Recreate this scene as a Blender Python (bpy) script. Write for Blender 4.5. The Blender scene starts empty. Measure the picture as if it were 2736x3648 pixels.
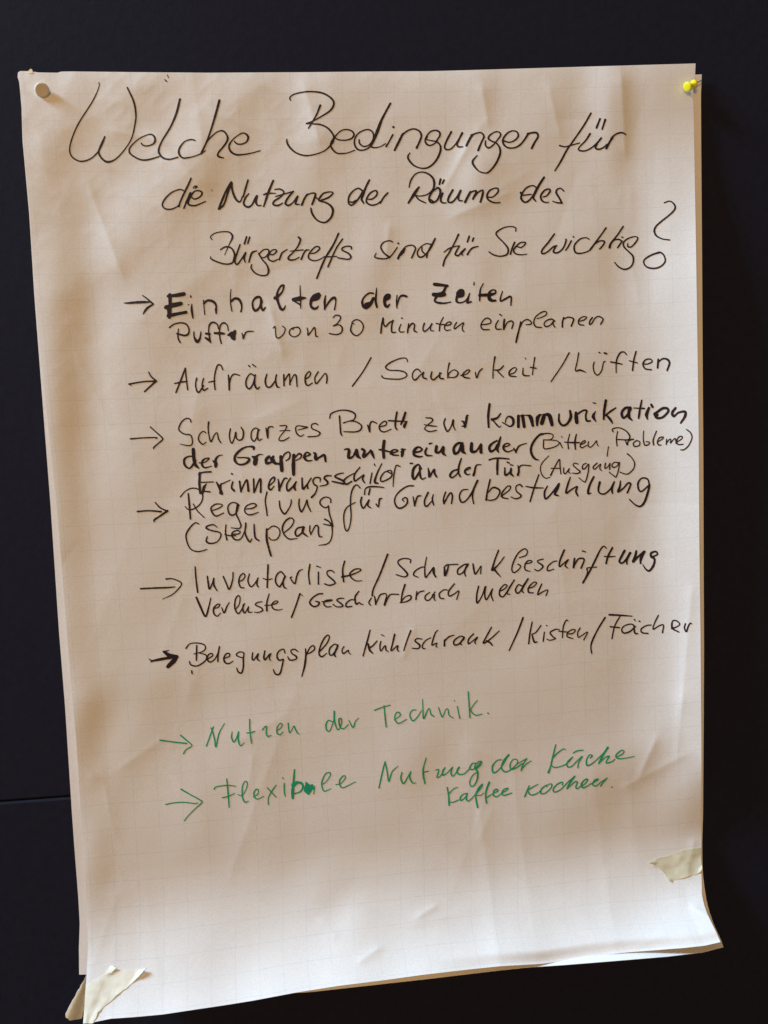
import bpy, math
import numpy as np
from mathutils import Matrix, Vector

# ------------------------------------------------------------------ camera
S = bpy.context.scene
Z0 = 1.45                                    # height of the middle of the sheet above the floor
CPOS = np.array([-0.104, -0.8766, 0.1102 + Z0])
AX = np.array([0.083, -0.1155, -0.0494])
FPX = 1.15 * 2736


def rodrigues(a):
    th = np.linalg.norm(a); k = a / th
    K = np.array([[0, -k[2], k[1]], [k[2], 0, -k[0]], [-k[1], k[0], 0]])
    return np.eye(3) + math.sin(th) * K + (1 - math.cos(th)) * K @ K


RC = rodrigues(AX) @ np.array([[1, 0, 0], [0, 0, -1], [0, 1, 0.]])   # rows: right, down, forward
cam_data = bpy.data.cameras.new('camera')
cam = bpy.data.objects.new('camera', cam_data)
S.collection.objects.link(cam)
M = Matrix.Identity(4)
for i in range(3):
    M[i][0] = RC[0][i]; M[i][1] = -RC[1][i]; M[i][2] = -RC[2][i]; M[i][3] = CPOS[i]
cam.matrix_world = M
cam_data.sensor_fit = 'HORIZONTAL'
cam_data.sensor_width = 36
cam_data.lens = 36 * 1.15
cam_data.clip_start = 0.02
cam_data.clip_end = 50
S.camera = cam

# ------------------------------------------------------------------ world and lamps (an indoor room: warm room light, cool window light)
WORLD = (1.0, 0.81, 0.68, 0.15)              # colour, strength
WIN, ROOM = 490, 62
w = bpy.data.worlds.new('World'); S.world = w; w.use_nodes = True
w.node_tree.nodes['Background'].inputs[0].default_value = (*WORLD[:3], 1)
w.node_tree.nodes['Background'].inputs[1].default_value = WORLD[3]


def area(name, loc, target, size, power, col, size_y=None):
    d = bpy.data.lights.new(name, 'AREA'); d.energy = power; d.color = col
    d.shape = 'RECTANGLE'; d.size = size; d.size_y = size_y or size
    o = bpy.data.objects.new(name, d); S.collection.objects.link(o)
    o.location = loc
    o.rotation_euler = (Vector(target) - Vector(loc)).to_track_quat('-Z', 'Y').to_euler()
    return o


# window high up on the left, close to the plane of the wall; warm ceiling lamp in the room behind the camera
area('window_light', (-3.9, -0.66, Z0 + 3.3), (0, 0, Z0 - 0.1), 1.5, WIN, (0.52, 0.76, 1.0), 0.9)
area('room_lamp', (-1.2, -3.6, Z0 + 1.4), (0, 0, Z0), 1.0, ROOM, (1.0, 0.57, 0.18))

S.view_settings.view_transform = 'Standard'
S.view_settings.look = 'None'
S.view_settings.exposure = 0.0
S.view_settings.gamma = 1.0

# ------------------------------------------------------------------ helpers
COL = S.collection


def tag(o, label=None, cat=None, group=None, kind=None):
    if label: o['label'] = label
    if cat: o['category'] = cat
    if group: o['group'] = group
    if kind: o['kind'] = kind
    return o


def mesh_obj(name, verts, faces, mat, parent=None, smooth=True, uvs=None):
    me = bpy.data.meshes.new(name)
    me.from_pydata([tuple(map(float, v)) for v in verts], [], [tuple(map(int, f)) for f in faces])
    me.update()
    if smooth:
        me.polygons.foreach_set('use_smooth', [True] * len(me.polygons))
    if uvs is not None:
        lay = me.uv_layers.new(name='UVMap')
        li = np.zeros(len(me.loops), np.int32); me.loops.foreach_get('vertex_index', li)
        lay.data.foreach_set('uv', np.asarray(uvs, np.float32)[li].ravel())
    me.materials.append(mat)
    o = bpy.data.objects.new(name, me); COL.objects.link(o)
    if parent: o.parent = parent
    return o


def back(px, d):
    """points of the picture plane carried out to the surface standing d metres in front of the wall"""
    px = np.asarray(px, float); d = np.broadcast_to(np.asarray(d, float), px.shape[:-1])
    q = np.stack([(px[..., 0] - 1368) / FPX, (px[..., 1] - 1824) / FPX, np.ones(px.shape[:-1])], -1)
    r = q @ RC
    t = (-d - CPOS[1]) / r[..., 1]
    return CPOS + r * t[..., None]


class Mat:
    def __init__(s, name, rough=0.8, spec=0.3):
        s.m = bpy.data.materials.new(name); s.m.use_nodes = True
        s.nt = s.m.node_tree; s.b = s.nt.nodes['Principled BSDF']
        s.b.inputs['Roughness'].default_value = rough
        s.b.inputs['Specular IOR Level'].default_value = spec

    def n(s, t, **k):
        x = s.nt.nodes.new(t)
        for a, v in k.items():
            if a.startswith('_'): x.inputs[a[1:]].default_value = v
            else: setattr(x, a, v)
        return x

    def l(s, a, b): s.nt.links.new(a, b)

    def math(s, op, a, b=None, c=None):
        x = s.n('ShaderNodeMath', operation=op)
        for i, v in enumerate((a, b, c)):
            if v is None: continue
            if isinstance(v, (int, float)): x.inputs[i].default_value = v
            else: s.l(v, x.inputs[i])
        return x.outputs[0]

    def mix(s, f, a, b, mode='MIX'):
        x = s.n('ShaderNodeMix', data_type='RGBA', blend_type=mode)
        for i, v in ((0, f), (6, a), (7, b)):
            if isinstance(v, (int, float)): x.inputs[i].default_value = v
            elif isinstance(v, tuple): x.inputs[i].default_value = (*v, 1)
            else: s.l(v, x.inputs[i])
        return x.outputs[2]


NX, NY = 26.2, 37.0                          # printed squares across and down the sheet


def paper_material(name, base, grid=0.35, translucent=0.0):
    m = Mat(name, 0.85, 0.15)
    uv = m.n('ShaderNodeTexCoord').outputs['UV']
    obj = m.n('ShaderNodeTexCoord').outputs['Object']
    # paper fibre: faint cloudy mottling and fine grain
    n1 = m.n('ShaderNodeTexNoise', _Scale=14.0, _Detail=5.0, _Roughness=0.6); m.l(obj, n1.inputs['Vector'])
    n2 = m.n('ShaderNodeTexNoise', _Scale=650.0, _Detail=3.0, _Roughness=0.8); m.l(obj, n2.inputs['Vector'])
    n3 = m.n('ShaderNodeTexNoise', _Scale=5.0, _Detail=2.0); m.l(obj, n3.inputs['Vector'])
    v = m.math('ADD', m.math('MULTIPLY', m.math('SUBTRACT', n1.outputs[0], 0.5), 0.10),
               m.math('MULTIPLY', m.math('SUBTRACT', n2.outputs[0], 0.5), 0.42))
    v = m.math('ADD', v, 1.0)
    cc = m.n('ShaderNodeCombineColor')
    m.l(m.math('MULTIPLY', v, base[0]), cc.inputs[0]); m.l(m.math('MULTIPLY', v, base[1]), cc.inputs[1]); m.l(m.math('MULTIPLY', v, base[2]), cc.inputs[2])
    col = m.mix(m.math('MULTIPLY', n3.outputs[0], 0.22), cc.outputs[0], (base[0] * 1.0, base[1] * 0.93, base[2] * 0.86))
    # printed squares: thin broken blue-grey lines
    sep = m.n('ShaderNodeSeparateXYZ'); m.l(uv, sep.inputs[0])

    def line(x, off, dashes):
        f = m.math('FRACT', m.math('ADD', x, off))
        dist = m.math('ABSOLUTE', m.math('SUBTRACT', f, 0.5))
        return m.math('LESS_THAN', dist, 0.0125)
    gx = line(m.math('MULTIPLY', sep.outputs[0], NX), 0.3, None)
    gy = line(m.math('MULTIPLY', sep.outputs[1], NY), 0.35, None)
    g = m.math('MAXIMUM', gx, gy)
    n4 = m.n('ShaderNodeTexNoise', _Scale=260.0, _Detail=2.0); m.l(obj, n4.inputs['Vector'])
    n5 = m.n('ShaderNodeTexNoise', _Scale=9.0, _Detail=3.0); m.l(obj, n5.inputs['Vector'])
    wear = m.math('MULTIPLY', n4.outputs[0], m.math('MULTIPLY', n5.outputs[0], 2.6))
    col = m.mix(m.math('MULTIPLY', m.math('MULTIPLY', g, wear), grid), col, (0.30, 0.38, 0.44))
    m.l(col, m.b.inputs['Base Color'])
    # fine tooth and small crumple
    b1 = m.n('ShaderNodeTexNoise', _Scale=30.0, _Detail=6.0, _Roughness=0.55); m.l(obj, b1.inputs['Vector'])
    bump = m.n('ShaderNodeBump', _Strength=0.22, _Distance=0.0012); m.l(b1.outputs[0], bump.inputs['Height'])
    bf = m.n('ShaderNodeBump', _Strength=0.25, _Distance=0.0002); m.l(n2.outputs[0], bf.inputs['Height']); m.l(bump.outputs[0], bf.inputs['Normal'])
    m.l(bf.outputs[0], m.b.inputs['Normal'])
    return m.m


def flat_material(name, c, rough=0.6, spec=0.3, var=0.15, scale=60.0, bump=0.2):
    m = Mat(name, rough, spec)
    obj = m.n('ShaderNodeTexCoord').outputs['Object']
    n = m.n('ShaderNodeTexNoise', _Scale=scale, _Detail=5.0, _Roughness=0.65); m.l(obj, n.inputs['Vector'])
    col = m.mix(n.outputs[0], tuple(x * (1 - var) for x in c), tuple(min(1, x * (1 + var)) for x in c))
    m.l(col, m.b.inputs['Base Color'])
    bp = m.n('ShaderNodeBump', _Strength=bump, _Distance=0.0006); m.l(n.outputs[0], bp.inputs['Height']); m.l(bp.outputs[0], m.b.inputs['Normal'])
    return m


# ------------------------------------------------------------------ outlines of the two sheets (photograph pixels)
F_TOP = [(64, 258), (72, 253), (102, 253.5), (138, 258), (180, 258.7), (206, 259), (217, 255), (260, 254.5), (500, 257), (741, 259), (1103, 257), (1344, 254.5), (1533, 253.5), (1665, 250), (1798, 246), (1964, 241), (2200, 234), (2478, 226)]
F_LEFT = [(64, 258), (62.5, 275), (68.4, 292), (75.7, 372), (88, 560), (107, 762), (125, 1051), (152, 1330), (176, 1560), (202, 1800), (224, 2074), (249, 2387), (272, 2646), (288, 2894), (302, 3100), (311, 3250), (313, 3378), (308, 3480), (302, 3560), (296, 3648)]
F_RIGHT = [(2478, 226), (2476, 272), (2469, 325), (2470.5, 374), (2472, 435), (2474, 562), (2480, 900), (2484, 1171), (2489, 1533), (2491, 1895), (2493, 2063), (2495.6, 2253), (2497, 2411), (2499, 2696), (2499, 2900), (2498.5, 3008), (2499, 3117), (2501, 3189), (2509, 3225), (2519, 3254), (2534, 3285), (2551, 3320), (2567, 3356)]
F_BOT = [(296, 3648), (337, 3641), (395, 3629), (482, 3623), (579, 3614), (699, 3596), (800, 3581), (900, 3565), (1054, 3536), (1207, 3512), (1361, 3493), (1504, 3473), (1668, 3454), (1781, 3442), (1925, 3434), (2006, 3424), (2119, 3406), (2232, 3393), (2334, 3385), (2437, 3377), (2510, 3369), (2567, 3356)]
B_TOP = [(74, 300), (800, 285), (1600, 280), (2300, 272), (2500, 265)]
B_LEFT = [(74, 300), (80, 500), (104, 762), (122, 1051), (150, 1413), (180, 1800), (210, 2248), (232, 2521), (256, 2894), (263.5, 3000), (279, 3200), (284, 3290), (281, 3380), (282, 3472)]
B_RIGHT = [(2500, 265), (2497, 340), (2498, 525), (2501, 900), (2503, 1262), (2505.5, 1623), (2507, 2075), (2508, 2316), (2507, 2538), (2506, 2696), (2504.5, 2900), (2501.5, 3008), (2503, 3102), (2508.5, 3153), (2517.5, 3211), (2527, 3247), (2545, 3298), (2568, 3345), (2577, 3374)]
B_BOT = [(282, 3472), (300, 3470), (330, 3476), (500, 3520), (700, 3545), (900, 3545), (1100, 3535), (1361, 3506), (1514, 3489), (1771, 3458), (1873, 3447), (2006, 3438), (2181, 3424), (2385, 3407), (2508, 3392), (2548, 3381), (2577, 3374)]


def curve(pts, ratio=1.0, mid=None):
    """arc-length curve; ratio = spacing at the end / spacing at the start (perspective), mid = relative spacing half way"""
    P = np.array(pts, float)
    s = np.r_[0, np.cumsum(np.hypot(*np.diff(P, axis=0).T))]
    t = np.linspace(0, 1, 401)
    m = (1 + ratio) / 2 if mid is None else mid
    sp = 1 * (2 * (t - .5) * (t - 1)) + m * (4 * t * (1 - t)) + ratio * (2 * t * (t - .5))
    c = np.r_[0, np.cumsum((sp[1:] + sp[:-1]) / 2)]; c /= c[-1]

    def f(u):
        a = np.interp(np.clip(u, 0, 1), t, c) * s[-1]
        return np.stack([np.interp(a, s, P[:, 0]), np.interp(a, s, P[:, 1])], -1)
    return f


class Coons:
    def __init__(s, top, bot, left, right, r=(1, 1, 1, 1), m=(None,) * 4):
        s.T = curve(top, r[0], m[0]); s.B = curve(bot, r[1], m[1]); s.L = curve(left, r[2], m[2]); s.R = curve(right, r[3], m[3])
        s.c = [np.array(top[0], float), np.array(top[-1], float), np.array(bot[0], float), np.array(bot[-1], float)]

    def __call__(s, u, v):
        u = np.asarray(u, float); v = np.asarray(v, float)
        U = u[..., None]; V = v[..., None]
        return ((1 - V) * s.T(u) + V * s.B(u) + (1 - U) * s.L(v) + U * s.R(v)
                - (1 - U) * (1 - V) * s.c[0] - U * (1 - V) * s.c[1] - (1 - U) * V * s.c[2] - U * V * s.c[3])

    def inv(s, px, it=12):
        px = np.asarray(px, float)
        u = np.clip((px[..., 0] - 150) / 2330, 0, 1); v = np.clip((px[..., 1] - 250) / 3250, 0, 1)
        for _ in range(it):
            e = px - s(u, v); h = .01
            uu = np.clip(u, 0, 1 - h); vv = np.clip(v, 0, 1 - h)
            a = (s(uu + h, v) - s(uu, v)) / h; b = (s(u, vv + h) - s(u, vv)) / h
            det = a[..., 0] * b[..., 1] - a[..., 1] * b[..., 0]
            u = np.clip(u + (e[..., 0] * b[..., 1] - e[..., 1] * b[..., 0]) / det, 0, 1)
            v = np.clip(v + (a[..., 0] * e[..., 1] - a[..., 1] * e[..., 0]) / det, 0, 1)
        return u, v


FRONT = Coons(F_TOP, F_BOT, F_LEFT, F_RIGHT, r=(.90, .95, 1.03, 1.0), m=(.95, .98, .95, .95))
BACK = Coons(B_TOP, B_BOT, B_LEFT, B_RIGHT, r=(.90, .95, 1.0, 1.0))

# ------------------------------------------------------------------ relief of the paper, in metres off the wall, over picture pixels
sm = lambda x: np.clip(x, 0, 1) ** 2 * (3 - 2 * np.clip(x, 0, 1))
PXM = 0.000272                                # metres to a pixel on the sheet
# soft dents and swells: centre x, y, half width along the slope, half width across it, slope direction in degrees (0 = right, 90 = down), steepness
DENTS = [
    (262, 1300, 75, 420, 0, .17), (215, 560, 60, 200, 25, .05), (330, 2570, 70, 110, 20, .13),
    (370, 820, 90, 190, 40, -.08), (480, 1050, 110, 260, 20, -.03), (300, 3010, 60, 160, 10, -.07),
    (2215, 430, 45, 190, 0, .11), (2120, 330, 70, 140, 0, -.06), (1990, 420, 60, 120, 20, .03),
    (1745, 340, 50, 90, 0, .06), (1660, 600, 60, 90, 20, -.09), (1800, 620, 100, 90, 30, .06),
    (1180, 560, 80, 130, 30, .05), (1110, 390, 70, 120, 0, -.05), (900, 350, 60, 100, 30, .04),
    (620, 520, 90, 150, 20, -.05), (760, 640, 80, 120, 40, .05), (2340, 830, 50, 200, 0, -.05),
    (2180, 1000, 80, 200, 0, .03), (1310, 850, 60, 110, 0, -.05), (1350, 1000, 60, 160, 0, .05),
    (1750, 1000, 70, 120, 0, .04), (560, 2560, 130, 160, 30, .05), (640, 2450, 80, 240, 80, .03),
    (2330, 2700, 70, 120, 60, .08), (2250, 2800, 90, 160, 60, .05), (2120, 2960, 110, 120, 70, .04),
    (1900, 2950, 110, 120, 70, -.03), (1700, 3060, 110, 160, 80, .045), (1300, 3120, 120, 120, 70, .03),
    (1520, 2720, 70, 110, 30, .035), (1650, 2680, 60, 110, 20, -.03), (1000, 3020, 120, 160, 60, .03),
    (2440, 2500, 40, 150, 0, -.07), (2400, 1700, 70, 520, 0, -.06), (700, 3330, 110, 140, 60, -.03),
    (345, 3560, 55, 70, 30, .16), (1180, 3190, 60, 70, 30, .05), (1230, 3280, 50, 60, 20, -.05),
]
# sharp creases: x0, y0, x1, y1, height (m), half width (px)
CREASES = [
    (1600, 640, 1655, 540, .0008, 40), (1655, 540, 1700, 470, .0005, 40), (965, 1110, 1000, 1240, .0009, 40), (1385, 820, 1378, 900, .0006, 30),
    (1500, 3260, 1540, 3235, .0009, 26), (1290, 3420, 1340, 3385, .0009, 28), (1150, 3290, 1190, 3330, .0006, 22),
    (2462, 2130, 2430, 2500, .0010, 55), (2430, 2500, 2415, 2660, .0008, 50), (2330, 2650, 2290, 2740, .0011, 40),
    (1470, 2250, 1440, 2330, .0005, 20), (2250, 2790, 2420, 2700, .0009, 45), (700, 640, 560, 500, .0011, 60),
    (330, 700, 420, 940, .0012, 70), (560, 500, 420, 470, .0008, 50), (1090, 330, 1130, 480, .0010, 55), (1720, 330, 1735, 420, .0008, 35),
    (1960, 330, 1990, 460, .0006, 40), (1640, 760, 1780, 700, .0008, 50), (150, 2600, 330, 2760, .0010, 40), (2215, 300, 2225, 520, .0012, 45),
    (2480, 3235, 2520, 3262, .0012, 24), (2470, 3010, 2450, 3120, .0007, 24),
]
rng = np.random.RandomState(7)
RAND = []
for k in range(90):
    x, y = rng.uniform(200, 2450), rng.uniform(280, 3500)
    a = rng.uniform(0, math.pi); L = rng.uniform(40, 190)
    RAND.append((x, y, x + L * math.cos(a), y + L * math.sin(a), rng.uniform(-.0004, .0005), rng.uniform(28, 80)))


def seg(x, y, c):
    x0, y0, x1, y1, h, wd = c
    L = math.hypot(x1 - x0, y1 - y0); tx, ty = (x1 - x0) / L, (y1 - y0) / L
    a = (x - x0) * tx + (y - y0) * ty; b = -(x - x0) * ty + (y - y0) * tx
    e = np.maximum(np.maximum(-a, a - L), 0)
    # a ridge with a fairly sharp top
    return h * np.exp(-np.sqrt(b * b + 12) / (wd * .6)) * np.exp(-(e / (wd * .9)) ** 2)


def vnoise(x, y, lam, seed):
    """smooth value noise with wavelength lam (px)"""
    g = np.random.RandomState(seed).uniform(-1, 1, (int(4000 / lam) + 4, int(3200 / lam) + 4))
    X = np.clip(x / lam + 1, 0, g.shape[1] - 2.001); Y = np.clip(y / lam + 1, 0, g.shape[0] - 2.001)
    i = X.astype(int); j = Y.astype(int); fx = X - i; fy = Y - j
    fx = fx * fx * fx * (fx * (fx * 6 - 15) + 10); fy = fy * fy * fy * (fy * (fy * 6 - 15) + 10)
    return (g[j, i] * (1 - fx) + g[j, i + 1] * fx) * (1 - fy) + (g[j + 1, i] * (1 - fx) + g[j + 1, i + 1] * fx) * fy


def crumple(x, y):
    """crisp folds of handled paper: ridges where turned noise fields change sign"""
    h = np.zeros_like(x)
    mask = sm((vnoise(x, y, 420, 21) + .35) * 1.2) * (.35 + .65 * sm((y - 2100) / 800) + .45 * sm((900 - y) / 500))
    for k, (lam, a) in enumerate(((260, .00052), (150, .00036), (85, .00023), (50, .00012))):
        c, s_ = math.cos(.6 + k * 1.1), math.sin(.6 + k * 1.1)
        xr, yr = x * c - y * s_ + 2500, x * s_ + y * c + 2500
        n = vnoise(xr * .55, yr * .55 * 1.6 - 900, lam * .8, 40 + k)
        h += 1.3 * a * (.5 - np.sqrt(n * n + .0008)) * (mask + .15)
    return h


def relief(x, y):
    h = crumple(x, y)
    for cx, cy, sx, sy, ang, k in DENTS:
        c, s_ = math.cos(math.radians(ang)), math.sin(math.radians(ang))
        t = ((x - cx) * c + (y - cy) * s_) / sx; p = (-(x - cx) * s_ + (y - cy) * c) / sy
        h -= k * sx * PXM * t * np.exp(-.5 * (t * t + p * p))
    for c in CREASES + RAND:
        h += seg(x, y, c)
    # long rolling waves of a sheet that has been rolled up
    h += .0010 * np.sin(x / 310. + .4 + y / 1500.) + .0007 * np.sin(y / 240. - x / 700.) + .0004 * np.sin(x / 96. + y / 130.) * np.sin(y / 170. + 1)
    return h


def d_front(u, v, x, y):
    d = .0075 + relief(x, y)
    # the foot of the sheet swings out from the wall, most at the right-hand corner
    fall = np.interp(u, [0, .25, .6, 1], [.885, .88, .885, .90])
    fall = fall - .038
    t = np.clip((v - fall) / (1 - fall), 0, 1)
    d = d + (.043 + .012 * sm(u)) * t ** 2.15 + .0007 * np.sin(x / 105. + y / 400.) * t + .0005 * np.sin(x / 47.) * t ** 2 + .014 * sm((u - .78) / .22) * t ** 2
    # the free right-hand edge lifts a little, held at the top by the pin and low down by the tape
    hold = sm((v - .05) / .2) * (1 - sm((v - .78) / .10)) + .3 * sm((v - .93) / .07)
    d = d + .0175 * np.clip((u - .86) / .14, 0, 1) ** 1.9 * hold
    d = d + .0012 * sm((.05 - u) / .05) * sm((v - .1) / .2)
    d = d - .0055 * sm((v - .984) / .016) * sm((u - .5) / .25)        # the lip at the foot curls back under
    d = d - .0014 * np.exp(-v / .014)                                # the top edge leans back against the board
    return d


def d_back(u, v, x, y):
    d = .0028 + .0005 * np.sin(x / 210.) + .0006 * np.sin(y / 190.)
    t = np.clip((v - .90) / .10, 0, 1)
    d = d + (.006 + .060 * sm((u - .25) / .65)) * t ** 2
    return d


def sheet(name, C, dfun, mat, nu, nv):
    u, v = np.meshgrid(np.linspace(0, 1, nu), np.linspace(0, 1, nv))
    px = C(u, v)
    P = back(px, dfun(u, v, px[..., 0], px[..., 1])).reshape(-1, 3)
    i = np.arange(nu * nv).reshape(nv, nu)
    f = np.stack([i[:-1, :-1], i[1:, :-1], i[1:, 1:], i[:-1, 1:]], -1).reshape(-1, 4)
    o = mesh_obj(name, P, f, mat, uvs=np.stack([u.ravel(), 1 - v.ravel()], -1))
    sol = o.modifiers.new('thickness', 'SOLIDIFY'); sol.thickness = .00025; sol.offset = -1
    es = o.modifiers.new('crisp_edges', 'EDGE_SPLIT'); es.split_angle = math.radians(50)
    return o


def front_at(px, lift):
    px = np.asarray(px, float)
    u, v = FRONT.inv(px)
    return back(px, d_front(u, v, px[..., 0], px[..., 1]) + lift)


# ------------------------------------------------------------------ the wall: a black pinboard of two boards with a joint low on the left
mw = flat_material('black_board', (0.0115, 0.0125, 0.0260), 0.8, 0.15, 0.35, 120.0, 0.5)


def board(name, zlo, zhi, y_off, x0, x1):
    # the joint runs level with the floor but shows slanted because the camera is rolled
    a = back([(0, 2857)], 0)[0]; b = back([(253, 2838)], 0)[0]
    k = (b[2] - a[2]) / (b[0] - a[0]); zj = lambda x: a[2] + k * (x - a[0])
    t = .018; r = .002
    lo = (lambda x: zlo) if zlo is not None else (lambda x: zj(x) + .0005 * (x < 0))
    hi = (lambda x: zhi) if zhi is not None else (lambda x: zj(x) - .0005 * (x < 0))
    V = []; F = []
    prof = [(0, t), (0, r), (r * .3, r * .3), (r, 0)]       # inset along z, depth: a rounded arris
    st = (x0, -0.15, 0.15, x1)                               # bowed at the left, flush and tight at the right
    for x in st:
        q = 1.0 if x < 0 else 0.001
        for ins, dep in prof: V.append((x, y_off * q + (dep * q if dep < t else dep), lo(x) + ins * q))
        for ins, dep in reversed(prof): V.append((x, y_off * q + (dep * q if dep < t else dep), hi(x) - ins * q))
    n = 8
    for k in range(len(st) - 1):
        for i in range(n): F.append((k * n + i, k * n + (i + 1) % n, (k + 1) * n + (i + 1) % n, (k + 1) * n + i))
    F += [tuple(range(n - 1, -1, -1)), tuple(range(3 * n, 4 * n))]
    o = mesh_obj(name, V, F, mw.m, None, smooth=False)
    return tag(o, kind='structure')


board('wall', None, Z0 + 1.6, 0.0, -2.2, 2.2)
board('wall', Z0 - 1.5, None, -0.0009, -2.2, 2.2)

# ------------------------------------------------------------------ the sheets
mp_front = paper_material('squared_paper', (0.80, 0.785, 0.765), 0.24)
mp_back = paper_material('squared_paper_behind', (0.86, 0.86, 0.87), 0.0)
front = sheet('flip_chart_sheet', FRONT, d_front, mp_front, 480, 640)
tag(front, 'creased squared flip chart sheet covered in black and green German handwriting', 'poster')
backs = sheet('blank_sheet', BACK, d_back, mp_back, 90, 140)
tag(backs, 'blank sheet hidden behind the written one, showing as a narrow strip along its sides', 'paper')

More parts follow.
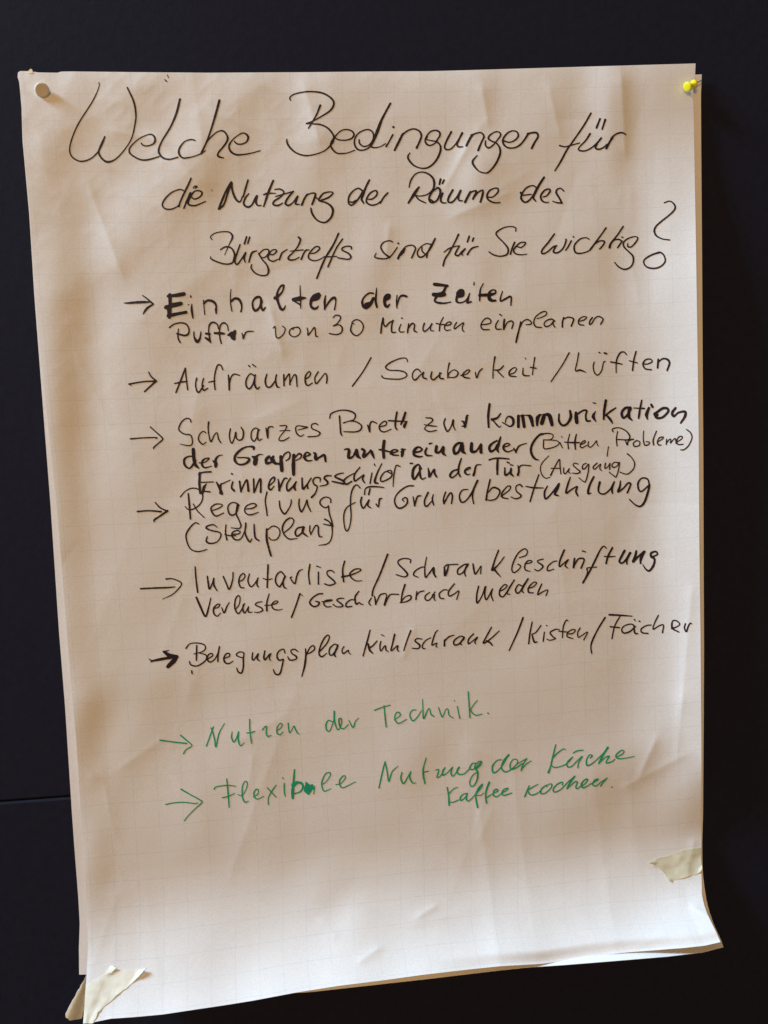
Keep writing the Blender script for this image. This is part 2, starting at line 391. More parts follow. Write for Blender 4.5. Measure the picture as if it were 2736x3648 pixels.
STROKES = """
@230 280 3 k
=Welche
367,42,10 365,95 300,240,14 160,460,16 90,610,16 55,740,16 75,830 165,883,16 270,860 355,785,16 400,700,20 430,620,16
430,620,16 385,720,22 365,790 400,855,20 460,890,24 545,860,16 640,760,14 715,640,14 750,500,16 762,390,18 740,250,20 670,95,16
820,690 840,712 890,718,14 950,695,18 968,650,22 945,605,18 895,597,12 800,640,12 720,710,14 690,765,18 710,810 790,858,16 850,870,18 920,860,16 1010,832,14
1233,220,24 1195,370,24 1130,520,20 1050,650,18 1010,740,20 1010,795,22 1050,845,20 1120,862,16 1210,840,14
1393,660,16 1350,650,14 1280,675 1230,740,20 1222,800,22 1260,845,18 1330,843,14 1400,825,12 1450,805,14
@700 280 3 k
245,232,26 205,380,26 160,530,22 110,670,20 50,800,22
95,770,10 50,805,14
55,790,22 110,680,16 170,610,14 230,565,14 285,560,18 325,605,20 330,660,22 285,730,20 235,790,20 232,830,22 290,848,12
405,670 430,695,16 480,700 535,675,18 552,625,24 525,590,18 480,585,14 400,640,14 350,710,20 360,770,22 415,810,20 490,812,18 590,795,14 680,770,12
=Bedingungen
1005,230,14 997,205 1035,170,14 1130,145,14 1230,138,16 1350,155,18 1440,210,20 1468,270,22 1430,340,20 1340,400,16 1250,450,14 1175,480,16
1175,480,14 1240,483 1330,492,16 1410,535,18 1465,610,20 1460,670,22 1435,710,20 1370,770,14 1270,808,14 1170,822,16 1080,800,16 1010,750,20 970,690,20 965,650,16
1323,285,24 1285,380,18 1240,460,18 1195,530,14
@1200 280 3 k
-20,630 15,652,14 90,658,14 155,640,18 183,600,20 160,560,16 100,543,14 40,560 -20,620,16 -65,690,18 -50,750,20 0,795,16 60,800,14 120,792,12 190,765,12
237,652,16 245,695,18 290,725,16 350,705,16 385,650,16 390,590,18 355,550,16 300,548,14 230,585,16 190,650,16 193,715,20 230,760,18 290,762,16 345,735,16 390,680,14
572,265,22 520,360,22 475,450,30 430,570,36 390,670,26 365,720,24 400,737,14 460,728,12 520,695,12
598,600,20 560,670,16 527,725,20
603,517,24 606,518,24
617,765,22 665,670,26 705,590,24
690,610,20 750,560,18 820,537,16 880,560,20 903,610,22 885,670,22 853,740,24
1060,670 1100,610,20 1095,570 1050,552,16 990,575,16 945,650,18 960,700,20 1000,713,16 1050,690,16 1075,660,14
965,620,20 960,650,14 1010,662,12 1065,675,16 1105,715,20 1105,780,24 1070,860,24 1020,920,20 960,955,18 890,955,14 820,925,18 770,870,22 760,830,20 780,795,12
1222,570,22 1180,650,22 1152,720,20 1165,755,18 1210,755,16 1260,710,16 1310,640,20 1340,580,24
1340,580,22 1310,640,22 1285,700,20 1300,728,18 1345,728,12
1385,715,26 1420,645,26 1450,600,26
1435,605,22 1500,580,14 1545,580,16 1572,620,20 1545,680,20 1510,765,24
@1720 280 3 k
30,665,16 28,710,18 60,740,18 110,710,16 160,650,16 190,605,18 175,572,14 130,570,14 75,605,18 60,640,20 90,665,16 145,690,16 180,740,20 185,800,24 155,880,22 110,950,20 60,1000,20 25,1008,14 -40,990 -95,930,22 -108,880,22 -60,820,12
225,665,18 280,680,14 340,660,16 378,615,20 365,570,16 315,558,14 260,585,18 215,650,20 225,705,20 270,738,16 340,738,16 395,710,20 440,660,20 485,590,24
480,590,24 530,578,20 575,580,22 590,620,22 555,680,22 522,745,24
=für
1155,370,20 1080,500,20 970,660,18 900,760,20 830,890,22 770,985,14
820,715,18 880,728,14 950,710,14 1035,687,12
1145,590,24 1100,660,18 1030,735,16 1030,765,16 1090,772,16 1160,740,16 1220,690,20 1265,635,22
1220,690,24 1205,740,22 1240,755,18 1290,735,16 1330,700
1320,745,28 1360,670,24 1385,635,26
1370,640,20 1420,595,18 1470,578,18 1505,582,16 1530,600,12
1252,430,22 1215,525,22
1308,440,24 1275,540,18
@0 200 2.765 k
=mark
1648,185,8 1660,212,8
1622,230,8 1640,248,14
@560 600 3 k
=die
280,235,14 235,225,14 150,260,16 80,330,18 55,390,18 85,430,16 150,435,16 210,410,14 240,380,16
362,105,18 330,180,22 290,260,22 245,360,20 232,405,24
355,260,22 320,340,22 285,425,18
385,210,12 400,190,14 425,195,18 405,212,14
370,310,14 400,328,16 455,305,18 480,265,20 455,240,16 400,245,16 355,300,24 330,360,24 345,390,18 400,398,18 455,380,16 515,353,14
=mark
583,225,6 587,245,6
=Nutzung
655,435,20 690,350,26 740,230,22 790,145,20
665,430,26 715,380,20 760,240,24 795,150,22
795,150,24 800,220,24 825,300,24 860,350,22 890,350,16 910,300,16
970,125,20 945,210,22 920,300,18
978,270,14 940,320,20 925,380,22 965,412,22 1010,390,20 1060,300,26
1065,295,26 1055,360,24 1075,395,16 1110,395,12
1240,130,22 1190,250,26 1160,340,24 1138,405,18
1140,280,18 1180,265,18 1265,265,10
1255,225,12 1310,220,16 1350,245,18 1345,275 1310,310,18 1250,350,20 1240,385,20 1290,395,20 1340,370,14
1265,300,14 1350,275,14 1455,245,14
1455,245,18 1400,310,22 1370,370,24 1400,395,20 1450,365,16 1500,300,22
1500,300,22 1485,350,22 1480,380,20 1520,385,12
@1060 600 3 k
45,390,24 75,320,22 105,275,20
90,290,18 145,265,14 190,270,20 180,320,24 155,385,22
185,300,16 235,345,14
240,345,18 330,310,20 378,265,16 350,250,14 280,265,18 240,310,22 230,345,16 290,360,18 350,395,22 378,450,26 360,520,24 310,570,20 260,575,16 200,545,18 155,480,22 142,425,18
=der
690,235,20 650,212,16 600,235,16 555,290,20 543,350,20 560,390,18 600,380,18 660,310,22 700,240,22
550,355,14 590,360,18 620,340,14
767,125,22 730,200,24 700,280,28 685,330,24 710,375,14
755,330,14 800,325,18 845,285,20 848,245,18 820,238,16 775,265,20 740,320,20 740,365,20 790,392,18 850,380,16 890,350,14
885,370,18 920,310,20 965,260,18
=Räume
1192,200,14 1210,130,18 1260,60,16 1330,38,14 1400,60,20 1450,110,24 1460,180,26 1440,235,20 1380,280,14 1300,295,12 1250,280,14
1297,200,20 1255,260,34 1185,368,20
1255,285,14 1300,335,16 1370,368,12
1500,205,16 1440,250,20 1405,320,22 1430,365,20 1490,340,20 1525,260,24 1515,215,24 1490,205,18
1550,265,22 1530,330,24 1545,365,18 1590,368,12
1410,330,24 1450,350,16
1528,115,24 1515,170,20
1565,125,22 1548,160,20
@1560 600 3 k
158,230,24 115,310,24 110,355,20 150,360,20 200,310,20 243,235,24
243,235,24 220,300,22 225,340,18 262,345,12
290,360,26 320,300,26 348,250,26
340,260,18 390,240,16 410,250,22 375,325,24
385,310,18 430,255,18 480,235,18 475,290,26 455,355,26
530,305,14 585,305,16 640,255,18 640,215,18 600,213,14 550,240,20 525,290,22 540,335,20 600,365,16 665,365,14
=des
1050,200,16 1010,183,14 950,205,18 905,260,20 890,320,24 925,360,20 970,345,20 1020,285,20 1055,210,20
885,258,24 905,285,16 1000,275,12
1135,95,22 1080,180,28 1045,250,26 1020,310,24 1045,350,14
1125,305,14 1165,290,16 1200,240,20 1185,220,16 1140,235,20 1100,290,22 1110,340,20 1145,362,14 1185,360,10
1345,240,16 1310,212,14 1275,225,18 1265,260,22 1300,320,20 1325,370,22
1225,350,10 1270,365,14 1325,370,20
@720 790 3 k
=Bürgertreffs
105,190,12 90,160,12 130,125,12 200,108,12 280,108,14 320,140,20 320,180,20 290,240,12 240,355,8
195,298,14 250,268,18 310,280,18 345,340,20 340,400,22 320,440,18 260,453,16 180,435,16 100,400,16 90,375,14
405,245,18 375,330,18 350,420,20 375,455,18 420,400,18 465,330,20
465,330,20 450,390,22 460,435,12
475,160,20 452,235,20
508,165,18 488,232,18
500,430,18 520,360,22 540,325,22 585,310,12
605,345,16 655,300,14 705,297,16 712,335,20 670,380,14 635,380,12
605,340,20 640,400,16 690,460,18 710,520,22 695,565,18 640,575,16 570,550,16 525,495,18 530,455,12
715,345,18 760,350,14 795,315,18 780,297,14 740,310,14 705,370,18 715,405,18 760,422,16 810,400,14
825,405,20 850,340,20 870,320,16 910,295,12
1030,165,20 1050,190,22 1030,250,18 980,320,16 925,375,20 930,405,20 985,405,14 1035,380,12
940,315,10 1000,308,14 1080,300,12
1060,400,22 1085,340,18 1110,305,20 1145,300,10
1160,340,12 1210,330,16 1255,290,18 1240,265,16 1200,275,16 1145,340,18 1140,390,18 1190,415,14 1250,405,12 1310,370,12
1458,125,20 1400,250,22 1310,400,22 1225,605,20
1500,185,18 1430,290,18 1345,480,20
1320,375,14 1440,370,12
1595,290,16 1590,265 1540,262,14 1500,280,18 1500,305 1560,335,18 1590,375,20 1560,400,16 1450,385,14
@1240 790 3 k
=sind
475,215,14 440,202,14 380,220,14 350,270,18 380,330,18 440,378,20
440,378,20 400,395,14 330,392,16 285,375,16 300,335,10
440,385,18 480,340,14 525,275,14
535,230,20 537,231,20
535,390,26 560,340,26 600,290,26
560,340,14 610,270,14 680,250,14 720,280,18 705,330,18 680,385,18
545,370,18 590,330,16 610,285,12
790,275,14 790,310,16 820,345,16
880,240,16 830,235,12 770,275,14 740,330,16 760,375,18 810,365,18 880,285,18 930,180,20
925,190,18 880,270,20 850,330,18 840,380,18
=für
1180,135,20 1140,220,18 1080,330,18 1035,400,20 1015,470,20
1025,325,12 1080,285,16 1150,262,12 1190,258,14
1190,260,16 1160,310,20 1145,350,20 1180,360,18 1215,320,18 1250,290,20
1250,290,20 1215,335,20 1225,358,12
1295,155,20 1275,215,20
1340,175,20 1328,208,18
1275,350,22 1300,310,18 1330,280,20 1390,262,12
@1740 700 3 k
=Sie
292,370,14 290,335,14 240,320,12 160,335,14 85,385,18 100,430,16 160,490,16 210,560,20 195,620,20 120,638,14 50,620,16 5,590,12
235,615,20 255,550,20 280,490,20
310,535,14 350,545,14 395,505,16 385,488,14 330,500,16 270,570,18 290,610,16 350,622,12 410,615,10
=wichtig
705,400,18 640,490,20 575,570,20 575,610,18 625,595,16 690,540,18 730,525,16
720,530,20 695,590,20 740,600,18 800,550,18 830,470,18 825,455,12
885,475,18 850,540,18 825,575,14
907,430,18 910,431,18
1075,455,14 1040,440,12 980,455,16 920,520,18 925,590,20 970,608,16 1040,595,14 1090,570,16
1257,335,18 1190,430,18 1090,565,22
1130,510,18 1190,475,14 1240,480,18 1225,520,18 1190,560,18
1440,320,18 1380,410,18 1310,500,24 1295,545,28
1300,510,14 1350,465,14 1400,460,16 1420,475,16
1430,475,16 1400,520,20 1380,548,16
1425,433,14 1438,437,14
1490,500,12 1490,535,16 1530,535,16 1580,480,18 1595,440,14 1560,428,12 1490,450,16 1445,490,18 1450,540,18 1500,590,16 1545,640,20 1545,710,18 1510,760,18 1450,778,18 1390,750,16 1350,705,12
@2150 700 5.53 k
=?
1195,125,24 1280,92,24 1350,110,28 1410,190,36 1390,270,36 1290,370,34 1150,480,34 1040,580,36 1000,670,40 1030,760,36 1100,810,30 1180,840,26 1300,855,26
1100,1100,40 960,1145,34 830,1220,34 790,1290,30 830,1370,30 920,1410,34 1040,1410,34 1150,1360,34 1215,1270,34 1195,1170,30 1140,1110,34 1060,1105,30 920,1170,20
@430 990 3 k
=arrow
35,268,8 80,268,20 160,262,28 240,258,28 300,258,18
235,188,12 285,225,16 345,278,22
350,282,14 300,310,26 265,345,24 240,385,14
=Einhalten
L 505,195,30 600,185,42 675,172,44
L 525,180,38 530,300,40 520,420,40
L 485,315,48 560,292,52 642,275,48
L 512,405,44 600,385,36 697,367,34
505,330,24 510,420,20
747,190,14 750,205,18
722,287,12 728,286,10
760,280,12 758,330,24 765,385,24 772,430,14
885,238,12 890,310,12 898,392,12
888,275,22 920,245,24 960,242,28 1000,262,28 1020,300,22 1018,335,16
1018,332,28 1020,380,18
1178,122,10 1172,200,12 1175,280,14 1188,355,12
1180,250,26 1220,220,28 1262,230,30 1288,275,24 1293,320,18 1285,360,20
1510,250,20 1485,205,26 1440,215,26 1410,260,20 1415,320,24 1440,350,28 1480,320,24 1505,260,30
1500,230,26 1500,300,26 1520,345,26 1545,315,16
@960 990 3 k
60,215,36 100,190,26 140,140,20 152,80,22 120,90,22 90,140,22 80,200,34 95,270,28 125,335,30 155,330,22 170,295,10
327,80,8 328,150,14 333,240,16 332,325,10
258,232,44 320,222,52 345,217,40 388,213,14
262,250,10 320,280,20 335,300,14
525,175,44 480,200,52 450,235,40 440,290,28 465,325,30 500,325,26 525,298,8
455,240,30 510,215,50 540,185,30
598,190,14 590,250,26 590,335,20
590,330,18 630,265,22 670,220,30 700,215,28 708,260,14 695,338,18
=der
1110,165,18 1060,165,20 1005,215,20 992,270,30 1020,315,40 1070,290,40 1110,220,34
1145,105,8 1140,170,20 1135,250,26 1148,312,24
1030,280,34 1090,265,30
1230,235,26 1270,215,40 1285,185,26 1255,180,24 1230,220,32 1235,285,36 1260,308,30 1285,280,14
1240,235,40 1280,190,20
1363,185,12 1358,260,18 1362,322,14
1362,300,14 1390,210,20 1425,188,26 1465,198,24
=Zeiten
@1480 970 3 k
L 203,128,38 270,135,34 340,145,32
L 330,145,26 300,210,32 255,240,36
L 195,238,44 260,240,52 305,235,48
235,250,28 205,300,24 240,325,24 310,330,20 378,318,12
460,260,30 500,240,50 505,195,30 470,205,44 445,260,30 440,310,26 480,325,16 540,300,16 580,225,12
455,225,46 490,205,50
578,225,12 560,300,24 555,325,24 595,315,18
627,105,12 625,135,14
725,120,12 695,180,16 688,250,22 686,305,14
685,245,30 740,243,34 800,238,36
800,240,36 850,225,24 855,195,18 820,190,18 790,220,30 790,280,44 820,302,32 855,302,24
930,205,12 910,270,16 910,308,18 960,285,24 1020,260,20 1020,350,16
=Puffer
@430 990 3 k
522,530,16 570,495,16 640,480,16 700,495,18 730,550,16 720,600,22 680,615,22 600,595,18
617,545,12 612,600,16 615,650,18 635,690,16
782,575,14 785,630,18 815,680,36 845,650,24 858,575,12
1045,545,12 1030,495,16 985,475,20 950,500,20 940,560,14 945,610,18 958,688,18
910,595,24 950,600,28
905,640,20 945,665,34
1150,565,12 1140,510,14 1105,480,18 1070,500,18 1055,560,16 1060,640,16 1075,700,16
1005,590,26 1060,592,30 1105,595,24
1150,610,24 1195,600,60 1220,590,34
1220,570,34 1205,610,50 1210,650,38
1175,600,40 1200,640,44
1295,590,10 1305,620,16 1310,650,16 1325,605,18 1350,575,16 1418,570,12
=von
@960 990 3 k
40,535,14 60,520,12 65,590,12 75,635,14 105,640,14 150,600,14 168,545,12 140,515,12
265,530,12 310,530,16 330,570,14 310,610,14 260,630,12 215,600,16 220,555,14 260,530,12 250,550,14
402,535,12 410,570,14 412,612,16 440,580,14 480,530,16 490,570,14 495,620,16 515,625,12
=30
680,425,12 710,398,14 755,410,16 755,445,16 720,490,14 680,515,14 740,500,12 775,530,18 770,580,16 720,605,14 640,595,14
880,495,14 868,560,18 900,605,16 940,615,14 990,570,14 1002,510,16 970,460,14 920,447,14 880,480,14 905,492,10
=Minuten
1215,430,20 1200,500,20 1190,590,18
1215,440,18 1220,490,14 1240,520,16 1280,480,18 1325,455,14
1320,455,18 1305,520,18 1310,580,18 1350,580,12
1405,495,12 1385,550,16 1400,578,14 1440,575,10
1412,430,16 1418,431,16
1488,490,14 1478,560,20 1475,590,12
1480,545,14 1520,490,18 1550,500,16 1545,560,18 1575,580,12
@1480 970 3 k
95,545,18 80,600,16 95,632,16 140,600,14 175,550,14
175,550,18 160,590,16 165,622,12 195,625,10
298,480,12 265,550,16 255,625,16
222,545,12 270,558,16 310,555,10
310,570,14 370,560,16 380,535,14 345,535,14 310,580,14 325,620,14 375,615,10
440,535,14 415,580,14 420,605,14 465,570,14 515,540,14 500,590,14 505,620,14 520,635,10
=einplanen
@1700 1090 3 k
45,200,12 100,195,14 143,180,14 140,145,14 100,130,14 60,160,14 40,210,16 60,250,16 130,252,12
225,155,14 200,200,16 205,245,16 258,248,12
238,88,14 260,102,14
290,145,20 285,200,24 285,250,20
290,240,14 320,180,14 365,160,16 385,185,16 370,240,16
465,170,16 450,240,18 430,320,22 415,388,20
460,225,14 490,165,14 540,145,14 580,175,14 570,195,14 520,200,10
640,135,10 690,120,12 735,95,14 740,65,12 700,62,14 630,110,14 605,170,16 625,220,16 690,230,12
830,160,14 790,140,16 735,160,14 715,195,14 735,220,16 780,205,14 820,160,16
820,160,18 810,190,16 830,228,12
925,125,20 912,170,18 910,225,18
925,140,14 970,120,14 1020,130,16 1030,150,18 1005,215,18
1080,165,12 1140,150,14 1170,120,12 1130,115,12 1085,150,16 1090,195,16 1140,205,12
1230,125,18 1205,160,18 1200,195,16 1225,185,16 1260,130,14 1300,112,14 1345,140,16 1320,195,16
=arrow
@430 1260 3 k
90,325,20 180,308,16 280,295,16 370,295,20
120,345,4 92,330,10
298,195,12 325,245,16 380,290,20
378,295,22 320,345,20 255,405,18
=Aufräumen
690,155,16 640,290,20 590,415,16
690,155,16 700,260,16 715,385,16
578,318,14 640,305,18 710,295,14
812,262,18 800,330,16 815,400,18 840,408,18 885,340,16
885,265,16 870,330,16 885,390,18 930,370,14
1090,170,14 1070,125,16 1035,125,18 1010,200,16 1000,290,16 1008,383,16
938,305,12 1005,290,16
1150,228,14 1158,300,22 1160,388,20
1160,330,14 1180,250,16 1215,218,16 1270,232,12
1365,125,12 1380,138,16
1408,115,14 1442,140,14
1425,235,16 1385,215,14 1345,270,18 1340,340,18 1375,375,18 1415,320,18 1440,225,14
1435,230,16 1430,320,24 1455,375,18 1485,355,12
1562,220,16 1545,290,20 1560,350,18 1600,355,18 1645,300,18
@960 1240 3 k
75,285,16 65,340,18 80,410,20 105,418,12
70,330,14 30,400,14 0,415,12
153,285,18 155,400,18
160,350,14 205,280,18 215,300,14 218,390,18
220,370,14 260,290,14 285,300,18 295,410,14
380,330,14 420,310,16 440,270,14 420,252,14 385,300,18 385,370,20 410,400,16 460,372,12
520,255,18 485,320,16 500,380,18 545,330,14 595,270,12 615,310,18 610,375,16
=slash
1085,102,16 1000,250,16 885,408,16
=Sauberkeit
1475,145,12 1460,110,12 1400,110,14 1300,150,16 1242,200,18 1280,235,14 1380,240,14 1450,260,16 1465,300,14 1400,330,14 1300,330,14 1220,320,14 1200,298,16
@1480 1230 3 k
55,285,14 30,258,14 0,260,14 -30,300,14 -30,350,14 0,370,18 50,320,14 90,290,16
85,290,18 80,340,18 120,360,14
175,285,16 165,340,20 190,370,16 230,340,18 275,295,14
260,295,18 262,350,18 300,358,14
362,192,20 355,220,16 345,280,14 345,350,14
345,345,14 360,300,14 410,262,12 455,290,16 440,330,18 400,345,12 350,340,12
488,322,18 550,305,12 580,270,14 555,265,14 510,305,18 520,340,18 580,352,12
640,290,14 655,350,14 680,285,16 715,248,14
850,125,22 840,180,16 830,260,14 828,350,14
940,220,16 900,260,18 840,265,12
870,265,14 900,300,14 940,340,12
1010,310,12 1060,290,14 1080,250,12 1050,240,12 1005,280,18 1010,325,18 1080,335,10
1150,245,12 1150,310,18 1180,325,16 1220,325,10
1172,135,10 1180,148,10
1275,130,14 1262,220,14 1250,315,12
1228,235,14 1290,245,14
=slash
1643,80,16 1570,210,14 1448,390,14
=Lüften
@1900 1230 3 k
485,80,14 470,170,14 450,270,14 500,265,20 560,288,8
650,180,14 640,230,14 655,295,14 690,318,14 730,270,14 750,185,14 768,172,12
702,75,14 712,82,14
760,82,18 782,90,18
997,102,12 970,72,14 930,80,18 895,140,18 885,210,14 885,293,12
828,178,16 885,188,16 948,202,14
1098,65,16 1075,150,18 1060,268,18
1025,165,12 1110,188,14
1175,200,14 1220,200,14 1270,175,14 1250,148,14 1200,155,16 1172,200,18 1195,250,16 1262,262,14
1335,150,20 1328,240,22
1335,180,16 1380,145,18 1430,150,22 1455,190,22 1430,268,20
@440 1460 3 k
=arrow
75,310,18 200,300,14 348,296,14 345,310,8
287,183,14 350,240,14 410,295,16 415,320,16 370,360,16 325,400,16 322,420,8
=Schwarzes
720,130,14 710,100,14 670,92,14 620,130,16 590,200,16 615,240,14 660,260,14 715,270,14 735,320,14 730,370,14 690,382,12 605,365,8
880,245,14 850,230,12 815,260,14 800,310,16 820,350,16 850,368,14 882,345,10
910,132,20 905,200,16 915,280,14 935,340,18 970,270,14 1000,245,12 1015,310,16 1040,352,14
1142,203,16 1132,270,16 1140,330,14 1160,355,16 1185,300,14 1200,240,18 1205,300,16 1240,325,16 1275,300,20 1280,230,18 1255,185,12
1455,215,12 1410,195,14 1370,230,14 1365,300,16 1395,335,16 1425,290,14 1440,220,18
1440,220,20 1430,280,20 1445,325,16 1480,310,10
1522,195,14 1540,300,16
1545,290,12 1545,200,20 1570,180,14 1600,183,12
@980 1440 3 k
50,230,12 120,230,14 110,270,14 50,350,12 45,385,14 90,388,14 150,355,12
50,285,10 105,280,10 158,282,12
245,275,10 345,248,14 310,240,14 250,230,12 220,250,14 230,310,16 270,342,14 305,325,10
458,220,12 430,205,14 390,220,14 395,260,14 450,285,14 480,310,18 450,340,14 350,348,14
=Brett
583,150,14 600,100,16 680,68,14 760,65,16 830,85,20 858,120,18 840,165,14 790,180,12 730,200,14
790,180,12 860,185,14 920,225,16 915,270,18 860,295,16 735,293,12
688,125,18 695,230,18 702,310,18 715,335,12
990,225,18 1010,295,16
1010,290,20 1015,210,20 1040,185,16 1088,205,12
1120,240,14 1180,225,14 1190,190,16 1160,185,14 1115,230,18 1125,280,18 1170,295,14 1238,268,12
1302,85,20 1288,170,24 1285,240,20 1302,272,16
1392,90,26 1370,160,30 1345,215,20
1405,185,18 1382,235,34 1385,252,14
1210,175,16 1300,180,18 1410,185,12
=zur
@1500 1420 3 k
50,205,12 110,210,16 120,240,16 60,290,12 40,325,14 90,352,14 165,338,12
35,278,10 100,290,16 165,295,12
258,215,18 245,270,18 280,350,18 320,300,14 345,225,18 345,290,16 365,335,12
505,178,12 485,190,18 475,290,24 465,312,10
432,240,12 455,250,24 470,290,30 435,295,10
490,200,26 475,270,30
=Kommunikation
732,60,28 718,180,28 722,305,22
850,158,16 815,205,24 755,225,26
755,215,16 800,270,18 835,305,14 855,290,8
870,255,12 905,275,14 950,297,18 985,270,28 980,215,30 940,190,18 910,215,14 900,255,12
1040,185,30 1040,300,36
1085,185,38 1102,300,36
1050,185,14 1130,178,14 1170,200,44 1195,290,30
1270,175,30 1245,210,44 1240,285,24
1265,180,14 1320,168,14 1310,200,44 1290,265,44
1320,170,24 1370,180,46 1400,280,36
1475,165,18 1475,240,26 1510,285,24 1560,270,28 1600,200,34 1592,130,24
@1940 1420 3 k
335,150,30 338,200,44 345,255,40
345,170,24 410,128,20 450,130,22 440,180,20 450,235,24 490,238,18
545,135,10 520,190,36 550,248,10
518,45,12 545,50,14
655,20,30 638,130,30 632,220,22
760,100,18 700,140,22 650,180,20
660,175,18 700,220,30 728,265,12
920,95,24 865,100,28 825,150,30 840,205,28 880,180,24 920,110,30
905,110,36 900,190,36 935,232,14
1038,20,18 1020,110,24 1005,210,22
950,100,10 1065,105,18
1115,100,28 1090,170,38 1100,222,12
1140,65,26 1155,90,26 1160,100,8
1165,165,14 1210,180,24 1185,160,40
1180,165,40 1200,205,28 1260,200,26 1320,140,26 1310,105,28 1260,105,28 1195,150,30
1400,100,26 1365,150,30 1380,190,24 1430,150,22 1500,140,28 1500,190,30 1455,260,20
=der
@440 1460 3 k
L 745,422,38 750,500,38 755,545,40
740,495,16 690,500,18 650,530,26 655,590,26 700,625,18 740,590,24 765,540,30
755,540,36 770,590,36 805,625,14
810,567,14 870,560,12 915,520,16 880,520,16 845,545,26 840,590,26 870,618,18 940,602,10
955,545,14 985,570,40 985,605,34
980,560,34 990,520,26 1020,490,16 1058,483,8
=Gruppen
1390,425,20 1390,400,30 1340,392,16 1270,415,24 1200,480,30 1190,540,30 1230,582,20 1290,580,24 1335,550,30 1340,520,24 1290,510,14 1220,510,14
1375,500,16 1410,520,56 1405,575,48
1420,500,30 1450,478,16 1490,478,8
1555,500,34 1525,530,34 1530,570,34 1580,560,20
1600,500,28 1590,530,52 1620,570,34 1665,575,14
@980 1440 3 k
0,635,18 60,645,14
L 60,560,34 65,620,44 72,708,40
70,600,14 95,540,18 140,510,16 160,535,18 150,580,18 115,605,12
L 200,545,38 195,650,42 198,750,38
215,570,14 250,530,20 280,540,20 270,575,16 225,600,12
300,570,16 350,550,16 375,535,20 340,515,18 315,545,28 320,585,28 350,605,20 395,600,12
410,520,16 430,530,30 435,585,40 470,570,24 525,545,30 540,610,24
=untereinander
740,485,14 775,478,24 790,500,36 785,570,34 830,560,22 870,490,34
870,490,36 880,550,40 915,580,12
930,480,30 955,500,30 945,560,38 1000,520,22 1020,490,16 1035,520,36 1058,578,14
L 1165,395,36 1155,480,36 1162,570,32
1110,485,16 1150,490,24 1230,510,16
1230,530,18 1290,510,16 1310,495,20 1270,485,16 1240,515,34 1265,542,20 1320,545,12
1345,480,12 1365,490,34 1355,555,30
1350,510,28 1390,480,14
1490,515,22 1545,505,20 1570,480,22 1530,458,22 1490,490,36 1485,540,30 1530,560,24 1575,558,12
@1500 1420 3 k
60,530,22 45,570,26 60,605,24 120,610,10
90,482,22 118,475,12
165,510,34 160,570,32 200,570,24 235,515,26
240,520,30 235,580,36 262,608,12
445,475,24 390,480,28 350,530,32 360,585,32 400,570,28 435,490,36
440,500,44 445,560,40 475,588,14
540,480,36 540,560,38 590,560,24 635,490,16
640,490,30 640,570,36 655,580,12
810,450,20 760,480,26 730,520,32 745,565,28 790,540,24 815,500,34
850,410,18 830,480,32 815,540,30 828,575,14
885,520,14 940,500,14 945,485,14 910,480,16 880,510,26 890,550,24 930,568,16 990,545,12
990,530,14 1015,575,20
1015,560,26 1045,510,18 1090,488,14 1128,478,10
=(Bitten,
1310,378,24 1270,385,22 1210,450,26 1175,530,28 1185,600,28 1220,645,24 1255,655,12
1265,395,12 1330,372,14 1400,380,12 1410,410,12 1380,440,12 1310,440,10
1310,440,14 1312,530,14 1370,532,14 1440,510,12 1475,480,12 1450,450,10 1360,440,12
@1940 1420 3 k
165,470,12 178,500,12 192,528,10
180,408,12 190,412,10
268,380,12 250,460,14 255,535,14
340,380,14 325,460,22 330,540,16
215,465,12 300,470,18 370,470,14
380,495,12 430,470,14 430,448,12 395,470,14 380,505,14 400,525,14 450,500,10
470,460,12 465,500,14 490,520,12 530,485,12 555,450,12 560,480,10 572,505,12
682,515,12 668,615,12
=Probleme)
735,355,12 722,335,14 740,318,14 800,312,12 870,345,14 910,400,16 900,435,14 860,445,12
780,352,12 768,430,14 775,505,14
768,435,14 860,440,12 950,435,14
865,455,10 885,495,16 895,455,14 950,432,12
985,445,12 950,475,14 960,510,14 1010,500,14 1015,460,12 980,448,12
1058,345,10 1055,430,12 1070,495,14 1110,490,14 1120,465,12 1085,460,10
1195,350,14 1170,410,14 1160,450,16 1165,495,16
1205,465,10 1260,430,12 1265,410,14 1225,420,14 1205,465,14 1220,495,14 1245,495,10
1305,435,14 1300,490,14
1303,475,12 1335,435,12 1350,440,12 1345,475,12 1385,430,12 1400,435,14 1405,480,12
1415,465,12 1465,430,12 1470,405,12 1435,410,14 1410,460,14 1430,490,14 1480,488,12
1515,328,12 1560,365,14 1575,420,14 1540,500,14 1490,545,14 1455,548,12
=Erinnerungsschild
@440 1460 3 k
L 815,675,28 810,790,28 820,890,24
800,690,14 850,668,18 935,662,18
830,775,12 960,770,12
885,790,10 860,830,34 845,890,24
860,870,16 925,877,16
990,770,12 1020,820,30 1050,895,30
1035,890,28 1040,800,20 1065,785,14 1140,750,10
1168,768,16 1155,830,22 1182,865,24
1155,683,18 1162,685,18
1240,765,22 1255,875,20
1258,865,18 1290,790,18 1320,752,22 1335,865,26
1390,740,18 1395,882,22
1405,870,16 1440,770,20 1465,745,22 1465,880,22
1555,815,14 1610,760,16 1610,720,20 1570,750,18 1550,820,22 1570,855,20 1610,815,10
@980 1440 3 k
32,800,12 40,850,24 45,920,26
50,900,20 95,800,20 130,792,12
165,790,16 125,860,20 135,925,22 180,890,20 225,830,18
225,825,12 205,880,30 215,915,20
288,790,20 290,850,20 300,905,26 345,850,16 385,790,16
365,820,16 345,860,20 350,900,18
480,830,10 480,790,18 430,785,16 405,820,18 420,860,18 450,880,16 430,950,18 390,995,24
600,765,14 550,765,20 525,790,22 560,830,24 550,860,16 480,875,12
